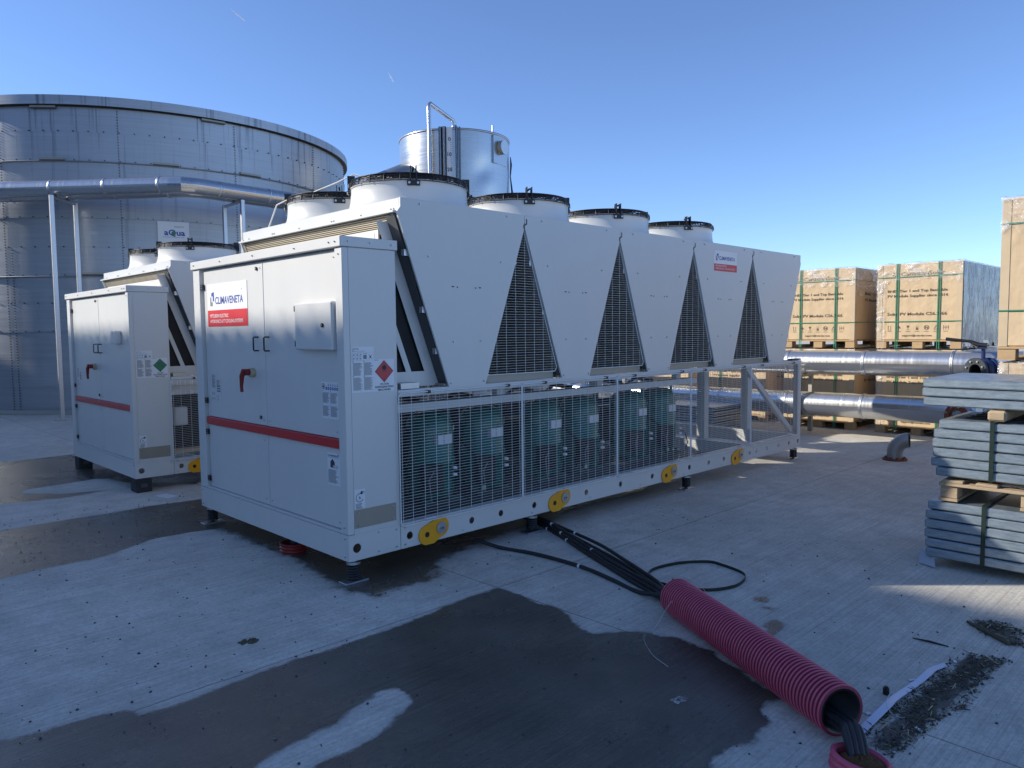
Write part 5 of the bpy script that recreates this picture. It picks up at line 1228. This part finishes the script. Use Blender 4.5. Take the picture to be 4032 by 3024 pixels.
# flexible red stub coming out of the ground, with foam
e = empty('conduit_stub', (.215, -3.005, 0), 'cut red conduit stub in the ground, plugged with brown foam', 'conduit')
mb = MB(); prof = []
for k in range(3): h = -.03 + k * .024; prof += [(.093, h), (.093, h + .005), (.103, h + .009), (.103, h + .019), (.093, h + .023)]
mb.lathe((0, 0, 0), prof + [(.090, .045), (.084, .03), (.084, -.03)], 'conduit_red', 40, axis=(.12, -.1, 1)); mb.build('corrugated_wall', e)
mb = MB(); rr = random.Random(2)
vs = []; na, nb = 18, 7
for j in range(nb + 1):
    for k in range(na): a = 2 * PI * k / na; q = .085 * (1 - j / nb); vs.append((q * math.cos(a), q * math.sin(a), .012 + .03 * (1 - (q / .085) ** 2) + rr.uniform(-.006, .008)))
mb.add(vs, [(j * na + k, j * na + (k + 1) % na, (j + 1) * na + (k + 1) % na, (j + 1) * na + k) for j in range(nb) for k in range(na)], 'foam', True); mb.build('foam_plug', e)
# second red stub under the big chiller
e = empty('conduit_stub', (.13, .95, 0), 'short red conduit ring in the shade under the big chiller', 'conduit')
mb = MB(); prof = []
for k in range(3): h = k * .024; prof += [(.088, h), (.088, h + .005), (.098, h + .009), (.098, h + .019), (.088, h + .023)]
mb.lathe((0, 0, 0), prof + [(.080, .07), (.080, .0)], 'switch_red', 32); mb.build('corrugated_wall', e)  # darker red than the other conduit: shade under the chiller put into the colour
mb = MB(); mb.tube([(0, 0, 0), (.02, .02, .10), (.05, .03, .25)], .03, 'rubber', 8); mb.build('cable_end', e)

# ------------------------------------------------------------------ loose things on the ground
LP = catmull([(1.35, -1.36, .012), (1.40, -1.26, .012), (1.51, -1.20, .012), (1.64, -1.20, .012), (1.804, -1.253, .012), (1.931, -1.362, .013), (1.94, -1.46, .013), (1.866, -1.67, .012), (1.671, -1.74, .012), (1.502, -1.697, .012), (1.40, -1.60, .012), (1.355, -1.48, .012)], 6)
mb = MB(); hw = .010
for k in range(len(LP)):
    a, b = LP[k], LP[(k + 1) % len(LP)]
    d = (b - a).normalized(); s_ = V((-d.y, d.x, 0)) * .0012
    for sg in (1, -1): mb.face([a + s_ * sg + V((0, 0, -hw)), b + s_ * sg + V((0, 0, -hw)), b + s_ * sg + V((0, 0, hw)), a + s_ * sg + V((0, 0, hw))][::sg], 'strap_dark')
    mb.face([a + s_ + V((0, 0, hw)), b + s_ + V((0, 0, hw)), b - s_ + V((0, 0, hw)), a - s_ + V((0, 0, hw))], 'strap_dark')
o = mb.build('strap_loop', None); tag(o, 'loop of dark green packing strap lying on the concrete above the red conduit', 'strap')
ST = catmull([(.41, -2.915, .004), (.592, -2.922, .014), (.72, -2.928, .022), (.828, -2.921, .012), (1.025, -2.937, .006), (1.15, -2.95, .016), (1.235, -2.951, .012), (1.348, -2.975, .005)], 5)
mb = MB()
for a, b in zip(ST, ST[1:]):
    d = (b - a).normalized(); s_ = V((-d.y, d.x, 0)) * .016
    mb.face([a - s_, b - s_, b + s_, a + s_], 'pvc_strip', True); mb.face([a + s_, a + s_ - V((0, 0, .004)), b + s_ - V((0, 0, .004)), b + s_], 'pvc_strip'); mb.face([a - s_, b - s_, b - s_ - V((0, 0, .004)), a - s_ - V((0, 0, .004))], 'pvc_strip')
o = mb.build('plastic_strip', None); tag(o, 'long pale plastic strip beside the mud, leading to the conduit mouth', 'plastic strip')
def twine(pts, lab, rad=.0013, name='twine', mat='cable_white', cat='twine'):
    mb = MB(); mb.tube(catmull(pts, 6), rad, mat, 5); o = mb.build(name, None); tag(o, lab, cat); return o
twine([(1.05, -1.72, .215), (1.12, -1.80, .16), (1.20, -1.86, .02), (1.27, -1.93, .003), (1.22, -1.98, .003), (1.10, -1.93, .003), (.99, -1.80, .16), (.95, -1.83, .20), (.86, -1.78, .12), (.76, -1.75, .004), (.62, -1.78, .003), (.48, -1.93, .003), (.42, -2.06, .003)], 'thin white twine trailing over the far end of the red conduit')
twine([(.88, -2.89, .004), (.80, -2.905, .024), (.70, -2.93, .028), (.68, -2.97, .004), (.71, -3.02, .003)], 'thin white twine crossing the plastic strip')
mb = MB(); mb.tube([(1.553, -2.763, .006), (1.56, -2.84, .008), (1.567, -2.924, .005)], .005, 'black', 5, radii=[.003, .006, .003]); o = mb.build('stick', None); tag(o, 'thin dark stick lying alone above the mud patch', 'stick')
mb = MB(); mb.tube([(1.973, -2.902, .01), (1.90, -3.0, .012), (1.801, -3.126, .008)], .012, 'straw', 6, radii=[.007, .014, .011]); o = mb.build('stick', None); tag(o, 'long muddy stick along the edge of the upper mud patch', 'stick')
mb = MB(); mb.cyl((.853, -2.876, .001), (.853, -2.876, .030), .013, 'black', 12); mb.cyl((.853, -2.876, .0301), (.853, -2.876, .036), .008, 'black', 8); o = mb.build('bottle_cap', None); tag(o, 'small black cap lying beside the conduit mouth', 'cap')
for p, sx_, sy_, lab, nm, mt in (((1.064, -2.914), .034, .010, 'small grey plastic chip touching the long pale strip', 'plastic_chip', 'plastic_white'), ((1.405, -2.994), .024, .013, 'small white scrap on top of the mud patch', 'paper_scrap', 'paper'), ((.632, -3.074), .012, .030, 'small white stick-like scrap at the lower edge of the mud', 'paper_scrap', 'paper'), ((.625, -2.886), .022, .016, 'crumpled white scrap beside the conduit mouth', 'paper_scrap', 'paper')):
    mb = MB(); M = Matrix.Translation((p[0], p[1], .004)) @ Matrix.Rotation(rng.uniform(-.6, .6), 4, 'Z') @ Matrix.Rotation(.25, 4, 'X'); mb.box(-sx_ / 2, sx_ / 2, -sy_ / 2, sy_ / 2, -.002, .003, mt, M, ch=.001); o = mb.build(nm, None); tag(o, lab, 'scrap')
mb = MB(); k0 = len(mb.v); rr = random.Random(9)
for j in range(4):
    for i in range(6): mb.v.append((.145 + i * .012 + rr.uniform(-.003, .003), -2.250 - j * .014 - .002 * i, .004 + rr.random() * .012))
for j in range(3):
    for i in range(5):
        if (i, j) == (2, 1): continue
        a = j * 6 + i; mb.f.append((a, a + 1, a + 7, a + 6)); mb.m.append(mb.mi('stretch_film')); mb.sm.append(False)
o = mb.build('foil_scrap', None); tag(o, 'clear crumpled foil scrap on the big damp patch', 'scrap')
mb = MB(); M = Matrix.Translation((.18, 3.56, .002)) @ Matrix.Rotation(.2, 4, 'Z'); mb.box(-.06, .06, -.11, .11, 0, .003, 'paper', M); o = mb.build('paper_scrap', None); tag(o, 'flat white paper on the ground by the black block of the rear chiller', 'scrap')
# mud with straw
def in_poly(x, y, pl):
    ins = False
    for i in range(len(pl)):
        a, b = pl[i], pl[(i + 1) % len(pl)]
        if (a[1] > y) != (b[1] > y) and x < a[0] + (y - a[1]) / (b[1] - a[1]) * (b[0] - a[0]): ins = not ins
    return ins
mb = MB(); rr = random.Random(11)
for pl, cnt in ((MUD[0], 1500), (MUD[1], 380)):
    xs = [p[0] for p in pl]; ys = [p[1] for p in pl]; k = 0
    while k < cnt:
        x, y = rr.uniform(min(xs), max(xs)), rr.uniform(min(ys), max(ys))
        if not in_poly(x, y, pl): continue
        k += 1
        if math.sin(x * 7 + 1) * math.sin(y * 30) > .35: continue
        a = rr.gauss(.2, .9); l = rr.uniform(.008, .035); d = V((math.cos(a), math.sin(a), rr.uniform(-.15, .25))) * l; p = V((x, y, rr.uniform(.001, .008)))
        mb.tube([p, p + d * .5 + V((0, 0, .002)), p + d], rr.uniform(.0008, .0018), rr.choice(['straw', 'straw', 'pebble', 'beige'] if rr.random() < .25 else ['straw', 'pebble']), 3, caps=False)
for k in range(90):
    x, y = rr.uniform(.45, 1.55), rr.uniform(-3.16, -2.94)
    if not in_poly(x, y, MUD[0]): x, y = rr.uniform(1.82, 2.08), rr.uniform(-3.15, -2.95)
    a = rr.gauss(.15, .6); l = rr.uniform(.03, .10); d = V((math.cos(a), math.sin(a), .03)) * l; p = V((x, y, .004)); q = rr.uniform(.0012, .0028)
    mb.tube([p, p + d * .5 + V((0, rr.uniform(-.006, .006), .004)), p + d], q, rr.choice(['straw', 'pebble', 'beige', 'straw']), 4, caps=False)
for k in range(240):
    pl = MUD[0] if rr.random() < .8 else MUD[1]; p = rr.choice(pl); q = rr.choice(pl); t = rr.random(); x, y = p[0] * t + q[0] * (1 - t), p[1] * t + q[1] * (1 - t); s_ = rr.uniform(.002, .006)
    M = Matrix.Translation((x, y, s_ * .8)) @ Matrix.Rotation(rr.random() * 6, 4, V((rr.random(), rr.random(), 1))); mb.box(-s_, s_, -s_ * .7, s_ * .7, -s_ * .6, s_ * .6, 'beige' if rr.random() < .12 else 'pebble', M)
o = mb.build('mud_debris', None); tag(o, 'mud and straw scattered on the concrete beyond the conduit mouth', 'debris', kind='stuff')
# gravel crumbs and clods
mb = MB(); rr = random.Random(21)
def crumb(x, y, s_, mat='pebble'):
    n = 5; k0 = len(mb.v); ang = rr.random() * 6
    top = [(x + s_ * math.cos(ang + i * 2 * PI / n) * rr.uniform(.6, 1.1), y + s_ * math.sin(ang + i * 2 * PI / n) * rr.uniform(.6, 1.1), .0) for i in range(n)]
    mid = [(p[0] * .45 + x * .55 + rr.uniform(-.2, .2) * s_, p[1] * .45 + y * .55, s_ * rr.uniform(.5, .9)) for p in top]
    mb.add(top + mid, [(i, (i + 1) % n, n + (i + 1) % n, n + i) for i in range(n)] + [tuple(range(n, 2 * n))], mat)
for k in range(1300):
    x, y = rr.uniform(-2.2, 3.2), rr.uniform(-3.3, 2.2)
    if x > .1 and y > .0: continue
    if rr.random() > (.9 if x < .3 else .35): continue
    crumb(x, y, rr.choice([.003, .004, .005, .0065, .0085]) * rr.uniform(.7, 1.2))
for k in range(130): crumb(rr.uniform(-1.6, .4), rr.uniform(2.0, 3.6), rr.uniform(.004, .010))
o = mb.build('gravel', None); tag(o, 'small dark crumbs and grit scattered over the concrete', 'grit', kind='stuff')
mb = MB(); rr = random.Random(4)
for k in range(60): a = rr.random() * 6.28; q = rr.random() ** .5; crumb(q * .055 * math.cos(a), q * .030 * math.sin(a), rr.uniform(.005, .013), 'straw')
o = mb.build('mud_clod', None); o.location = (-.83, -.36, 0); o.rotation_euler.z = -.3; tag(o, 'single lump of dried mud on the dry slab at left', 'mud')

# ------------------------------------------------------------------ warehouse whose roof edge shades the yard (behind the photographer)
e = empty('warehouse', (-12.0, 20, 0), 'long grey warehouse across the yard whose ribbed roof edge shades the ground', 'building')
HZ = 1.65 + .71 * 12.0
mb = MB(); mb.box(-14, 0, -21.5, 35, 0, HZ - .30, 'hall'); mb.build('wall', e)
mb = MB(); n = 56 * 4
for k in range(n):
    y0 = -21.6 + k * .254; mb.box(-14.1, .04, y0, y0 + .13, HZ - .299, HZ + .03, 'hall')
    mb.box(-14.1, .02, y0 + .131, y0 + .253, HZ - .299, HZ - .06, 'hall')
mb.build('roof', e)
mb = MB()
for k in range(5): mb.box(.0, .03, -18 + k * 10, -14 + k * 10, 0, 4.2, 'dark_grey')
mb.build('gate', e)

# ------------------------------------------------------------------ short contrails
mb, nt, b = new_mat('contrail'); b.inputs['Base Color'].default_value = (.9, .9, .9, 1); b.inputs['Roughness'].default_value = 1; b.inputs['Alpha'].default_value = .35; MAT['contrail'] = mb
def ray(px, py, dist):
    d = f_ + rt2 * (px - 2016) / PX['f'] - up2 * (py - 1512) / PX['f']; return V((PX['cx'], PX['cy'], PX['cz'])) + d * dist
for a, b2, wd, lab in (((905, 30), (966, 84), 10, 'faint white contrail high in the sky at the upper left'), ((1528, 282), (1549, 322), 8, 'shorter faint contrail above the silo')):
    mb = MB(); p, q = ray(*a, 7000), ray(*b2, 7000); mb.tube([p, p.lerp(q, .5), q], wd, 'contrail', 6, radii=[1, wd, wd * .6]); o = mb.build('contrail', None); tag(o, lab, 'contrail', kind='stuff')
